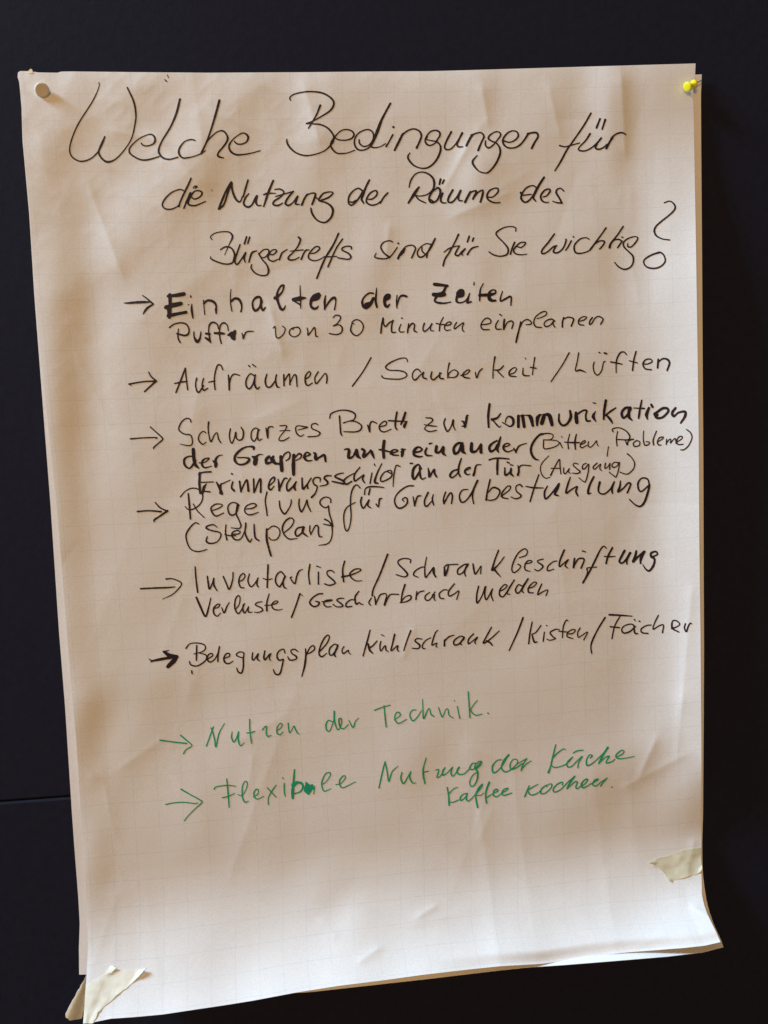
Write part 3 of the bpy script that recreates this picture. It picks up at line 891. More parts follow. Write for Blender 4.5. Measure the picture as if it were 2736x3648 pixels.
730,735,12 680,745,16 640,775,20 720,815,24 740,850,22 680,840,18 610,825,16
840,740,12 770,780,16 735,820,26 760,855,20 820,825,16
905,675,16 850,750,20 850,820,20 900,790,16 950,755,16 935,800,20 958,842,14
1035,735,14 1015,845,18
1060,640,14 1068,658,12
1140,635,12 1090,740,20 1065,830,26 1100,845,16
1240,740,14 1180,720,14 1130,780,18 1135,825,16 1190,810,16 1245,770,18 1240,710,14 1200,710,12
1335,665,14 1295,655,14 1275,720,16 1265,800,14 1260,880,10
=an
1445,632,20 1470,632,14
1560,690,24 1530,645,20 1480,690,30 1470,770,30 1490,800,22 1540,730,28
1545,680,24 1550,760,24 1570,800,18 1610,785,10
@1500 1420 3 k
75,745,14 85,790,24 90,835,26 140,755,18 145,800,24 168,838,16
=der
430,640,16 405,720,24 400,790,22 420,835,16
400,755,18 340,775,22 310,820,26 330,845,18 380,810,16 405,760,16
470,770,12 520,750,12 525,735,14 490,745,18 468,780,24 490,812,18 525,805,8
642,705,10 590,715,18 570,790,26 560,820,28
=Tür
728,655,18 780,640,18 850,637,20 940,645,14
820,640,22 815,720,28 815,808,22
920,680,16 945,690,14
955,708,14 980,712,14
895,740,16 900,815,26 945,790,20 960,740,12
965,750,18 960,800,26 985,828,14
1035,715,12 1045,770,24 1035,815,26
1045,740,20 1080,712,14 1172,718,14
=(Ausgang)
@1940 1420 3 k
45,612,10 -20,680,12 -45,740,12 -30,810,12 10,850,12 58,840,10
65,820,18 110,730,14 158,650,14 165,720,14 175,805,12
70,745,12 165,745,12
205,740,12 205,790,14 225,800,14 265,745,12 255,780,12 275,800,10
360,700,10 325,690,12 305,710,12 345,750,14 380,780,16 350,800,14 295,795,10
445,690,12 410,710,14 405,750,16 435,745,14 470,700,14 465,790,14 440,880,14 420,888,12 365,845,10
560,690,14 520,730,16 535,755,14 575,720,12 600,700,12 590,745,14 608,770,10
650,690,14 645,745,14 680,725,12 700,690,12 695,755,16
800,690,14 750,680,12 720,710,14 735,735,14 775,720,12 800,680,14 790,760,14 765,835,14 740,825,12 690,785,10
885,590,16 930,630,12 962,690,14 950,750,14 900,800,14 860,805,12 805,785,12
=arrow
@470 1700 3 k
60,367,20 180,358,16 310,368,20
248,270,14 300,325,16 360,355,16
378,360,26 300,415,20 240,455,22 238,475,14
=Regelung
518,210,16 570,150,12 640,118,14 710,130,14 755,190,16 745,260,16 700,315,16 640,345,14 600,345,12 570,315,12
602,178,18 615,310,22 625,445,18
655,285,12 700,360,14 772,430,12
860,355,12 920,335,14 965,305,12 950,288,12 890,290,16 845,330,18 865,390,18 905,415,16 978,382,12
1145,300,16 1110,275,14 1060,275,14 1025,320,16 1040,390,18 1080,405,18 1120,370,16 1130,310,30
1130,290,24 1115,390,20 1140,450,16 1165,520,16 1140,548,14 1060,540,10
1220,340,12 1290,330,16 1330,300,16 1290,280,14 1220,310,16 1205,360,16 1230,395,14 1280,400,16 1350,375,12
1442,160,18 1425,250,16 1438,350,16 1445,410,14
@980 1690 3 k
45,285,14 55,360,18 100,422,20 150,360,14 170,310,16 172,270,12
258,265,16 255,330,18 280,400,20 320,330,16 340,270,12 350,330,18 382,398,12
595,300,16 590,260,14 540,242,14 490,270,16 480,310,18 510,345,16 545,355,14 570,335,12
570,335,16 580,420,16 605,500,16 615,555,20
=für
908,145,14 875,112,14 840,135,18 812,210,16 805,320,16 812,450,16 795,560,14 765,605,16 740,550,14 735,430,16 770,350,14 855,300,12
955,215,16 965,155,14 1010,132,18 1090,132,16 1165,140,10
1015,152,16 1000,215,20
925,245,20 915,300,20 940,362,18 980,310,16 1005,270,16 990,330,18 1022,358,14
1080,318,16 1105,345,14 1115,270,20 1140,255,14
=Grundbestuhlung
1478,122,16 1420,125,16 1350,165,18 1290,230,16 1278,300,18 1310,355,20 1360,355,18 1410,310,18 1410,260,18 1385,248,14 1360,270,14 1380,290,10
1475,240,14 1492,335,20
1495,320,18 1520,240,20 1557,228,14
@1500 1670 3 k
75,255,22 40,330,18 38,380,18 60,402,18 110,350,12
130,275,12 120,330,20 135,388,16
262,250,16 240,320,18 245,370,22
250,360,18 310,260,18 335,290,20 325,370,18
500,220,12 440,230,16 410,290,18 430,355,20 480,340,16 540,260,20 600,130,22
605,125,20 560,230,22 550,300,18 562,372,14
738,115,18 710,240,20 695,335,20
720,250,14 770,200,18 830,220,20 840,260,18 800,320,16 740,337,14 690,325,12
855,295,14 940,230,14 955,190,16 920,190,14 865,260,20 870,305,18 930,320,12
1080,190,18 1055,168,16 1015,190,14 1020,240,14 1065,280,18 1060,305,18 1010,320,14 960,300,12
@1880 1660 3 k
118,95,16 70,230,18 25,380,18
-20,218,12 60,232,18 165,235,12
210,215,14 180,280,22 190,350,22 250,300,18 330,195,22
335,190,22 320,240,26 290,300,26 328,318,14
455,120,14 425,210,22 410,290,20 470,250,18 530,220,16 515,270,22 535,318,16
705,118,24 660,210,26 645,290,26 675,290,12
770,175,28 755,250,22 770,290,18 820,298,18 880,250,18 925,170,18
920,180,20 900,240,26 905,290,20
990,160,14 985,220,24 965,275,24 1020,240,18 1070,185,20 1100,195,20 1065,285,20
1300,200,18 1280,140,18 1220,130,16 1180,180,20 1185,250,20 1220,270,18 1300,200,16
1300,200,24 1290,260,26 1250,380,26 1205,430,22 1150,415,16 1088,358,14
=(Stellplan)
@470 1700 3 k
715,500,14 675,488,14 620,540,18 580,610,18 585,680,16 620,760,14 680,792,14 740,790,14 800,772,12
910,535,10 870,508,14 810,520,18 795,545,20 850,570,16 935,590,16 950,630,16 910,690,14 840,708,18 795,685,20 805,635,12
1005,510,14 1000,590,16 1015,670,18
990,610,10 1050,625,16 1110,625,12
1075,610,14 1140,605,14 1155,580,14 1120,570,14 1075,590,16 1070,630,18 1110,670,18 1170,650,14 1215,540,14 1215,490,16
1218,490,14 1210,600,18 1255,690,18 1280,660,12
1305,505,16 1310,600,20 1320,650,20 1355,678,18
1440,555,22 1440,660,26 1460,750,22 1485,840,22
1450,560,14 1510,522,14 1570,550,14 1580,610,14 1545,665,14 1490,670,12 1465,645,14
@980 1690 3 k
95,625,14 170,560,16 200,495,14 165,465,16 110,500,20 78,570,20 95,640,16 150,690,16 235,685,10
305,560,20 240,575,18 215,620,20 235,660,20 290,620,18 310,565,20
300,570,24 295,620,24 345,662,14
372,548,14 370,600,16 382,645,12
385,635,12 430,550,16 460,560,18 462,620,18 475,665,16 502,665,10
515,530,10 560,540,14 610,548,16
530,480,20 570,500,16 605,550,16 610,640,14 590,710,14 550,745,14 470,758,8
@480 1990 3 k
=arrow
63,322,18 200,315,18 350,310,18 430,302,10
335,218,18 400,215,12 470,240,14 500,270,14 470,320,14 400,385,12 297,433,6
=Inventarliste
645,88,16 655,220,18 672,360,18
775,188,16 785,260,20 798,325,20 830,260,14 845,205,14 845,280,20 880,345,10
945,190,16 980,270,16 1010,328,18 1045,230,16 1050,148,14
1115,245,12 1150,230,14 1178,190,14 1160,158,14 1125,190,16 1112,250,18 1130,305,16 1170,312,12
1225,165,16 1210,240,18 1240,300,16 1280,270,14 1318,205,12
1318,205,14 1305,270,18 1320,305,14
1425,68,20 1420,180,18 1415,308,18
1370,210,10 1415,225,14 1468,215,10
1605,185,16 1560,140,16 1515,180,18 1505,250,18 1545,300,18 1580,250,18 1610,190,16
1605,185,18 1585,250,20 1595,305,18 1620,318,10
@1000 1960 3 k
120,285,12 103,298,14 150,358,16 170,280,18 195,225,16 235,203,8
312,152,18 298,260,18 310,362,16
385,170,14 425,185,10
403,235,16 403,362,18
572,240,12 545,218,14 500,225,16 500,265,16 560,320,20 580,355,16 520,375,16 468,360,14
683,118,18 662,210,18 672,335,20
655,285,22 760,262,16 850,220,14 845,200,14 790,205,16 740,250,18 760,300,16 810,328,12 868,325,8
=slash
1143,45,22 1060,260,20 990,415,18 978,485,20
=Verluste
@480 1990 3 k
658,415,22 700,510,24 755,618,22 790,520,18 812,422,12
840,535,12 890,520,14 908,490,14 880,490,14 845,530,20 845,585,18 880,615,14 918,582,10
930,525,12 955,580,18 985,510,16 1010,468,10
1075,545,12 1115,490,14 1125,420,12 1105,395,14 1075,440,18 1070,530,18 1105,588,16 1145,540,14 1175,480,12
1160,490,14 1155,545,20 1175,580,16 1215,520,14
1215,515,16 1215,570,14 1255,572,10
1360,460,10 1310,470,14 1290,495,14 1350,525,16 1365,555,16 1320,575,12 1280,572,10
1435,380,14 1412,470,18 1412,558,20
1390,500,12 1440,498,12 1510,480,14 1530,458,12 1500,455,14 1465,490,16 1480,535,16 1530,550,12 1578,540,8
=slash
@1000 1960 3 k
205,465,20 160,600,18 115,718,18
205,465,12 235,488,8
=Geschirrbruch
445,465,16 400,470,16 340,510,18 310,560,20 345,600,18 390,595,18 412,560,20 370,545,12
440,550,14 490,550,12 540,540,12 545,530,12 480,540,18 460,575,18 490,605,14 540,602,10
675,515,12 630,515,14 600,535,16 650,575,18 660,600,16 600,605,12 560,580,14
800,535,12 750,530,14 700,570,18 705,605,18 760,600,14
835,440,14 795,500,20 805,575,20 840,560,14 855,575,14 880,580,10
968,510,14 942,560,16 960,590,12
1000,490,12 1010,530,18 1015,580,18
1015,580,12 1055,490,16 1085,468,16 1130,475,12 1110,585,24
1115,580,14 1150,500,18 1180,472,14 1260,472,12
1328,368,20 1300,460,18 1285,560,14
1285,555,16 1330,500,12 1385,485,16 1390,520,18 1340,550,14 1275,560,12
1455,440,14 1445,525,18
1445,500,14 1480,450,14 1530,435,14
1590,450,12 1545,490,16 1550,530,16 1590,530,14 1640,470,14 1640,520,14 1650,540,10
@1530 1920 3 k
190,545,12 150,545,14 105,585,16 115,630,16 155,638,12
265,480,16 205,560,18 210,610,16 260,590,14 315,555,12 290,645,14
60,565,12 30,610,14 55,638,10
=melden
525,505,18 505,600,18 510,685,18 560,610,14 595,515,18
600,510,18 590,590,18 605,650,16 640,600,16 675,530,12 660,600,16 680,660,12
750,560,12 800,535,14 830,500,14 800,490,14 755,540,18 750,600,18 790,615,16 850,530,18 905,440,18
905,440,16 850,530,18 830,585,14 860,590,10
985,500,14 950,490,14 920,540,18 935,580,18 970,560,16 1010,490,20 1055,425,18
1050,430,18 990,540,18 1005,575,12
1050,530,12 1110,510,14 1145,470,14 1110,465,14 1060,520,18 1060,570,18 1110,575,12
1200,480,14 1165,560,18 1160,595,16 1210,565,14 1265,545,12 1245,605,14
=Schrank
@1000 1960 3 k
1385,135,14 1385,100,14 1320,88,14 1260,110,16 1260,150,16 1320,210,18 1355,260,20 1320,285,14 1235,262,14
1540,185,10 1510,180,14 1440,220,16 1420,265,16 1470,290,10
1558,75,12 1540,190,16 1548,290,18 1590,240,14 1635,185,16 1640,250,18 1660,285,12
@1530 1920 3 k
0,370,12 40,310,16 40,360,18 65,408,12
160,320,20 165,390,26 190,340,20 200,275,16 160,300,16 165,340,22
200,275,14 305,270,12
415,268,14 370,275,16 305,325,18 305,375,16 350,365,16 390,310,18 410,280,20
400,280,20 375,350,20 385,398,12
465,268,18 475,330,20 490,375,18 530,320,14 552,290,12 545,370,14
738,122,18 700,220,18 668,330,24
800,190,12 740,270,16 675,335,24
690,320,26 720,360,18 758,403,10
=beschriftung
960,200,12 1030,175,14 1045,130,14 1015,105,14 950,150,16 900,240,18 880,320,16 900,360,14 950,330,14 975,290,14 945,270,16
1020,265,12 1080,255,14 1095,235,12 1050,235,16 1020,280,18 1025,330,16 1075,345,10
1215,215,14 1160,230,14 1160,250,14 1210,285,20 1200,315,16 1160,340,14 1125,325,14
@1880 1920 3 k
312,235,12 270,245,14 215,295,16 215,340,16 278,322,10
390,120,22 345,230,20 340,295,18 385,260,14 435,220,14 400,280,18 425,310,12
500,210,22 490,305,22
495,290,16 540,215,18 595,210,18 600,240,18 570,312,18
585,128,16 618,138,12
840,100,12 815,78,14 780,110,18 720,230,22 660,350,22 590,468,22
630,330,12 640,310,12 735,300,12
635,310,12 635,370,14 595,460,14
905,95,22 860,180,24 838,260,22
815,185,10 870,190,16 935,185,10
1035,125,26 1000,190,26 980,240,24 1010,258,20 1050,220,22 1095,150,28
1090,155,26 1060,220,26 1060,270,14
1160,130,24 1150,180,30 1125,245,28 1180,190,24 1245,135,26
1250,135,24 1210,210,30 1205,260,18
1335,190,20 1385,165,18 1370,135,20 1320,150,24 1320,190,24 1355,215,24 1345,280,26 1300,340,22 1260,320,16 1230,275,10
=arrow
@520 2260 3 k
35,265,12 60,285,14 50,298,8
60,285,22 160,265,30 260,248,34
245,170,8 195,185,20
190,185,24 260,230,50 330,235,34
330,240,36 300,280,50 240,340,44 235,350,30
=Belegungsplan
428,148,18 470,100,12 550,92,14 620,110,14 635,150,14 600,185,12 510,210,10
570,200,10 640,220,14 645,265,16 600,310,16 540,338,14 480,325,16 465,290,14
542,118,16 540,200,18 538,278,16
655,265,14 710,230,14 705,205,14 670,215,16 655,260,18 680,295,16 730,270,14 770,200,16 785,130,16
785,130,16 770,220,18 768,290,16
840,255,12 890,235,14 890,205,14 855,210,16 832,260,20 850,305,18 890,310,14 930,285,10
1045,255,12 985,235,14 965,215,14 1000,188,14 1045,200,14 1040,260,18 1040,350,18 1020,412,18 985,400,16 970,360,12
1140,195,14 1135,260,18 1155,270,16 1200,205,14 1190,260,18 1215,285,10
1270,178,16 1260,245,20 1275,270,18 1320,210,14
1335,205,14 1318,250,16 1330,280,10
1485,200,14 1470,158,14 1420,180,16 1400,230,18 1420,275,18 1470,265,14
1468,270,16 1455,340,18 1430,420,18 1385,425,16 1360,375,12
1625,185,12 1590,160,14 1550,170,14 1560,205,14 1605,235,20 1600,265,14 1540,275,16 1515,240,12
@1040 2220 3 k
145,275,14 148,350,20 135,460,22 105,570,12
150,350,16 190,265,16 230,240,14 240,280,16 190,320,14 160,325,10
290,310,16 370,220,16 400,150,14 380,128,14 340,170,18 300,260,18 290,330,18 320,358,18 372,322,10
490,240,14 455,225,14 405,270,18 400,330,16 430,340,16 475,280,20 490,235,20
485,250,22 455,330,20 465,358,14
555,250,14 535,290,14 550,325,16 600,290,14 605,310,12 625,332,10
=mark
@520 2260 3 k
490,385,10 490,405,18 495,425,8
=Kühlschrank
@1040 2220 3 k
835,75,14 805,190,20 760,350,14
910,190,14 860,245,18 820,265,20
815,225,20 830,285,24 865,325,12
950,195,14 940,250,16 950,298,14 985,250,14 1000,245,16 1005,285,16 1030,305,8
955,122,12 985,138,10
1098,120,20 1075,220,18 1060,295,16 1130,240,14 1125,280,16 1140,300,12
1270,80,18 1235,170,16 1195,290,14
1390,170,12 1340,165,14 1315,190,16 1365,235,20 1350,270,16 1285,268,12
1485,155,10 1430,185,14 1395,235,16 1400,270,14 1425,270,10
1560,75,10 1530,110,16 1495,230,16 1530,220,14 1550,215,12 1540,250,14 1555,255,8
@1560 2180 3 k
70,300,18 70,360,22
70,310,18 120,265,16 175,248,10
280,270,16 240,260,14 175,305,18 175,350,18 220,345,16 275,290,20
280,275,22 240,335,18 255,350,12
380,235,16 330,290,18 325,340,16 360,320,14 425,268,14 395,320,16 405,342,12
572,165,16 520,260,18 485,335,18 560,290,16 655,203,12
520,310,20 560,330,20 580,358,14
=slash
910,62,20 850,220,18 762,412,14
=Kisten
1008,105,14 985,220,18 970,340,16
1100,145,14 1050,215,14 1005,240,14
1005,240,14 1030,320,22 1065,318,8
1138,215,14 1125,315,16
1160,145,14 1166,147,14
1300,190,10 1260,185,14 1200,220,16 1230,265,16 1255,285,14 1200,302,12 1165,292,12
1390,95,12 1370,90,14 1340,160,16 1330,275,12
1290,205,12 1350,212,14 1400,215,10
1390,235,12 1440,230,14 1470,195,12 1430,190,14 1385,225,14 1385,265,16 1445,285,10
1520,170,14 1495,220,14 1500,270,14 1540,250,12 1600,215,12 1560,298,14
=slash
@1960 2160 3 k
587,120,20 510,245,18 450,370,20 435,440,16 445,505,14
=Fächer
630,90,20 740,95,20 875,105,10
750,100,14 690,210,16 660,345,16
642,218,16 740,228,14
905,220,20 870,190,14 800,205,14 765,245,16 785,285,18 850,270,18 910,215,16
895,225,18 905,285,18 935,292,14
900,140,14 908,155,10
950,158,14 960,162,14
1080,200,12 1030,205,14 975,240,16 980,280,16 1045,290,14
1155,98,16 1115,180,14 1100,245,14 1160,210,14 1210,200,14 1200,280,16
1300,235,20 1350,220,14 1385,190,14 1350,155,14 1310,155,14 1300,200,20 1310,240,18 1375,275,14
1445,185,16 1435,230,16 1455,270,18 1475,215,18 1495,180,14 1512,188,12
@550 2530 3 g
=arrow
60,320,16 200,340,14 345,355,16
282,270,16 340,320,14 400,378,12 340,420,14 310,465,14
=Nutzen
555,385,14 590,290,14 630,178,14
605,190,14 620,220,14 645,320,16 658,392,16 690,250,14 748,142,10
830,232,12 825,290,16 848,340,16 880,290,14 900,228,12 895,310,18 920,380,14 960,345,8
1018,98,16 1020,220,14 1038,352,14
985,243,12 1030,240,16 1072,225,12
1155,210,14 1185,175,14 1200,180,12 1195,240,16 1210,280,14 1248,270,10
1310,220,10 1350,190,12 1365,155,14 1345,140,12 1315,180,14 1310,240,16 1340,262,12 1375,232,10
1430,140,16 1440,230,14 1455,235,10 1490,170,12 1505,200,16 1530,245,14 1552,255,8
=der
@1080 2460 2.394 g
245,265,10 215,255,10 195,290,14 200,335,12 225,345,10 250,290,10 265,230,10 265,178,14
265,178,14 268,260,14 295,335,10 325,290,10 325,240,10 305,250,14 315,310,12 345,325,10 385,290,8
390,255,8 425,315,12 445,265,10 472,235,6
=Technik.
610,168,12 670,145,10 742,125,8
690,130,10 698,220,12 708,310,12
775,250,8 825,215,10 820,188,12 795,190,10 780,230,10 800,275,12 830,275,10 882,245,8
965,165,8 930,170,10 910,210,12 935,258,12 975,225,10 1010,170,8
1018,78,8 1022,170,10 1028,240,14 1060,170,10 1078,155,8 1090,200,12 1115,222,10
1155,145,10 1175,205,12 1190,225,10 1215,165,8 1235,160,8 1245,210,10 1280,235,8
1290,88,10 1292,90,10
1315,135,10 1325,190,10 1335,235,12
1408,12,12 1415,110,12 1422,230,12
1485,85,8 1455,120,10 1430,170,10 1470,210,10 1525,200,8
1575,192,12 1580,196,12
=arrow
@570 2740 3 g
62,378,14 150,360,12 260,355,12 380,368,12 400,358,8
225,215,18 320,270,14 420,325,14 448,355,16 380,420,12 310,490,12 260,552,12
=Flexible
578,215,16 600,190,14 690,175,14 750,175,12 808,183,10
713,105,14 728,260,18 738,408,12
668,305,14 730,290,14 795,260,10
832,272,10 880,280,10 925,200,12 930,140,12 905,135,12 880,190,14 880,290,16 905,352,16 948,340,8
1000,300,12 1045,265,14 1050,225,12 1030,215,14 1005,250,16 1010,300,16 1045,320,12 1110,290,8
1148,200,12 1190,245,14 1240,300,12
1240,172,12 1190,245,16 1158,310,12 1158,380,12
1328,155,14 1328,230,16 1338,290,12
1310,92,12 1318,102,10
@980 2720 3 g
207,68,18 198,200,26 188,300,34 188,370,26
195,230,46 240,205,24
230,200,28 280,210,26 298,250,24 270,300,18 210,322,14
172,285,12 182,280,12
330,200,14 345,240,60 350,280,90 380,250,60 400,240,20
340,290,60 355,320,34
395,230,24 410,270,26
425,240,8 412,325,12
500,225,14 545,195,10 590,125,12 585,95,12
585,95,12 540,110,14 505,180,16 500,240,16 525,295,14 595,270,8
650,225,12 700,215,10 745,165,14 750,135,12 725,135,14 690,180,16 695,235,16 730,258,12 860,195,10
=Nutzung
@1330 2670 3 g
60,410,16 95,250,16 125,130,14
125,130,14 150,250,16 165,342,16 200,240,14 262,178,8
305,245,14 295,310,18 322,365,16 365,300,14 400,235,10
400,235,14 390,300,18 420,358,14 455,355,8
565,92,12 535,200,18 535,280,22 552,365,16
535,245,14 588,232,12
668,220,12 700,215,12 690,260,16 680,300,14 720,280,12 765,195,14
765,195,14 745,230,22 740,275,18 790,250,12 845,190,14
845,190,14 830,250,18 850,285,14 890,240,14 915,195,20
915,190,18 895,230,18 915,265,16 970,260,14 1020,215,14
1110,150,12 1060,150,16 1030,200,16 1060,215,14 1110,180,14 1150,135,14
1095,215,16 1150,160,12 1155,128,12 1120,135,14 1085,180,16 1090,210,14 1115,240,18 1110,320,18 1080,380,16 1045,395,14 1030,350,14 1060,280,14 1110,240,12
=der
1370,110,12 1320,120,14 1275,180,18 1280,245,18 1320,235,14 1380,170,14 1445,55,14
1445,60,24 1390,130,22 1370,200,18 1410,240,16 1470,215,14 1530,160,14 1540,115,12 1500,105,12 1465,150,14 1470,210,16 1530,195,14 1590,150,14
@1790 2620 3 g
260,250,12 220,310,16 200,375,16
200,370,12 250,310,14 308,272,10
150,310,10 200,280,10 260,248,14
=Kaffee
@1330 2670 3 g
790,405,14 805,500,18 810,595,20
900,405,10 860,420,12 810,470,16
805,560,12 850,565,12 910,540,12
1005,470,14 960,480,12 930,515,18 935,545,16 975,520,14 1005,480,14
1000,485,14 995,530,18 1020,550,14 1090,480,14 1160,370,12
1165,370,14 1120,420,16 1095,500,18 1115,618,20
1165,375,12 1160,400,12 1100,480,12 1145,490,10 1180,465,10
1240,350,22 1210,430,20 1200,500,18 1210,572,20
1205,520,14 1240,495,14 1270,480,10
1275,470,12 1330,445,16 1320,425,14 1290,440,18 1285,490,16 1320,505,14 1370,470,12
1375,465,12 1420,440,14 1440,415,14 1400,425,14 1375,460,16 1395,490,16 1480,465,12
=Küche
@1790 2620 3 g
570,100,14 540,220,18 515,330,18 492,395,26
675,155,10 650,145,12 580,195,16 540,240,14
520,320,12 560,342,14 640,325,12 700,290,14 750,230,12
745,235,14 695,285,16 695,335,14 740,330,14 800,270,14 855,222,12 815,290,14 805,345,14
755,188,12 800,165,14 860,157,12
940,240,16 960,215,14 930,210,14 900,260,16 905,320,18 960,300,14 1060,210,14 1130,125,12
1125,130,24 1070,220,24 1030,300,20
1030,300,14 1100,235,14 1140,225,18 1120,260,14 1110,295,14 1170,280,14 1200,255,12
1215,235,12 1280,200,14 1300,170,12 1270,160,14 1215,210,18 1230,245,14 1300,245,12 1408,225,10
=kochen.
285,540,16 265,590,18 238,655,16
380,522,10 310,560,14 265,590,14
270,590,14 300,635,14 360,625,14 410,590,10
470,530,12 420,570,18 410,620,16 460,615,14 520,560,14 525,520,14 490,525,10 470,550,10
640,530,14 640,500,14 590,520,16 545,570,18 555,605,16 620,580,14 700,500,14 775,435,14
770,440,22 720,510,20 690,570,18
690,570,14 770,500,14 800,500,16 785,550,16 800,570,12 840,540,12
850,540,14 890,510,14 910,470,16 880,475,16 845,520,22 860,560,18 920,535,12
930,525,14 1000,490,12 1025,465,14 985,480,16 965,525,16 1000,540,14 1060,495,12 1120,455,12
1115,460,14 1075,505,16 1050,540,16
1168,552,16 1171,554,16
"""

# ------------------------------------------------------------------ handwriting: one part per written word
def ink(name, c, rough):
    m = Mat(name, rough, 0.35)
    obj = m.n('ShaderNodeTexCoord').outputs['Object']
    n = m.n('ShaderNodeTexNoise', _Scale=160.0, _Detail=4.0); m.l(obj, n.inputs['Vector'])
    m.l(m.mix(n.outputs[0], tuple(x * .6 for x in c), tuple(x * 1.5 for x in c)), m.b.inputs['Base Color'])
    return m.m


INK = {'k': ink('black_marker_ink', (0.012, 0.006, 0.015), .6), 'g': ink('green_marker_ink', (0.006, 0.32, 0.17), .6)}
INK_NAME = {'k': 'black', 'g': 'green'}


def catmull(P, n=7):
    P = np.array(P, float)
    if len(P) < 3: return P
    Q = np.vstack([2 * P[0] - P[1], P, 2 * P[-1] - P[-2]]); out = []
    for i in range(len(P) - 1):
        p0, p1, p2, p3 = Q[i:i + 4]
        for t in np.linspace(0, 1, n, endpoint=False):
            out.append(.5 * ((2 * p1) + (-p0 + p2) * t + (2 * p0 - 5 * p1 + 4 * p2 - p3) * t * t + (-p0 + 3 * p1 - 3 * p2 + p3) * t ** 3))
    out.append(P[-1]); return np.array(out)


def densify(C, step=9.0):
    out = [C[0]]
    for a, b in zip(C[:-1], C[1:]):
        n = max(1, int(np.hypot(*(b - a)[:2]) / step))
        for k in range(1, n + 1): out.append(a + (b - a) * k / n)
    return np.array(out)


def write_words():
    words = []; cur = None; ox = oy = 0; s = 3; c = 'k'
    for l in STROKES.splitlines():
        l = l.strip()
        if not l: continue
        if l[0] == '@':
            a = l[1:].split(); ox, oy, s = map(float, a[:3]); c = a[3]; continue
        if l[0] == '=':
            cur = [l[1:], None, []]; words.append(cur); continue
        st = l[0] == 'L'
        if st: l = l[2:]
        lw = 15; P = []
        for t in l.split():
            q = t.split(',')
            if len(q) > 2: lw = float(q[2])
            P.append((ox + float(q[0]) / s, oy + float(q[1]) / s, (lw * .96 + 1.3) / s))
        cur[1] = c; cur[2].append(densify(np.array(P) if st else catmull(P)))
    kk = 0
    rs = np.random.RandomState(3)
    for text, c, strokes in words:
        if not strokes: continue
        V = []; F = []; lift = []
        for C in strokes:
            keep = np.r_[True, np.hypot(*np.diff(C[:, :2], axis=0).T) > .3]; C = C[keep]
            if len(C) < 2: continue
            T = np.gradient(C[:, :2], axis=0); T /= np.maximum(np.linalg.norm(T, axis=1, keepdims=True), 1e-6)
            N = np.stack([-T[:, 1], T[:, 0]], 1)
            r = C[:, 2:3] / 2 * (1 + .05 * rs.randn(len(C), 1))
            a = C[:, :2] + N * r; b = C[:, :2] - N * r
            n0 = len(V); m = len(C)
            kk += 1; base = .00015 + .000012 * (kk % 7)
            V += list(a) + list(b); lift += list(base + .00003 * np.arange(m) / m) * 2
            F += [(n0 + i, n0 + m + i, n0 + m + i + 1, n0 + i + 1) for i in range(m - 1)]
            for e, sg in ((0, -1), (m - 1, 1)):               # rounded pen ends
                n1 = len(V); cen = C[e, :2]; rr = float(r[e, 0])
                for q in range(1, 6):
                    an = math.pi * q / 6
                    V.append(cen + rr * (N[e] * math.cos(an) + sg * T[e] * math.sin(an))); lift.append(lift[n0 + e])
                ring = [n0 + e] + [n1 + q for q in range(5)] + [n0 + m + e]
                F.append(tuple(ring if sg < 0 else ring[::-1]))
        P = front_at(np.array(V), np.array(lift))
        nm = {'arrow': 'drawn_arrow', 'slash': 'slash_mark', 'mark': 'ink_mark', '?': 'question_mark'}.get(text, 'written_word')
        o = mesh_obj(nm, P, F, INK[c], front, smooth=True)
        if nm == 'written_word':
            o['label'] = 'the word %s handwritten in %s marker' % (text.strip('(),.'), INK_NAME[c])
        else:
            o['label'] = {'drawn_arrow': '%s hand drawn arrow before a line of writing', 'slash_mark': '%s slanting stroke between two words',
                          'ink_mark': 'tiny stray %s ink mark', 'question_mark': 'tall %s question mark with a ring for its dot'}[nm] % INK_NAME[c]


write_words()

# ------------------------------------------------------------------ masking tape
def tape_material(name, c, alpha_back=(.8, .78, .75), mixf=0.0):
    m = Mat(name, .55, .35)
    obj = m.n('ShaderNodeTexCoord').outputs['Object']
    n = m.n('ShaderNodeTexNoise', _Scale=45.0, _Detail=6.0); m.l(obj, n.inputs['Vector'])
    wv = m.n('ShaderNodeTexNoise', _Scale=380.0, _Detail=3.0); m.l(obj, wv.inputs['Vector'])
    col = m.mix(n.outputs[0], tuple(x * .86 for x in c), tuple(min(1, x * 1.1) for x in c))
    m.l(col, m.b.inputs['Base Color'])
    bp = m.n('ShaderNodeBump', _Strength=.7, _Distance=.0016); m.l(n.outputs[0], bp.inputs['Height'])
    b2 = m.n('ShaderNodeBump', _Strength=.3, _Distance=.0004); m.l(wv.outputs[0], b2.inputs['Height']); m.l(bp.outputs[0], b2.inputs['Normal'])
    m.l(b2.outputs[0], m.b.inputs['Normal'])
    m.b.inputs['Transmission Weight'].default_value = 0.0
    return m.m


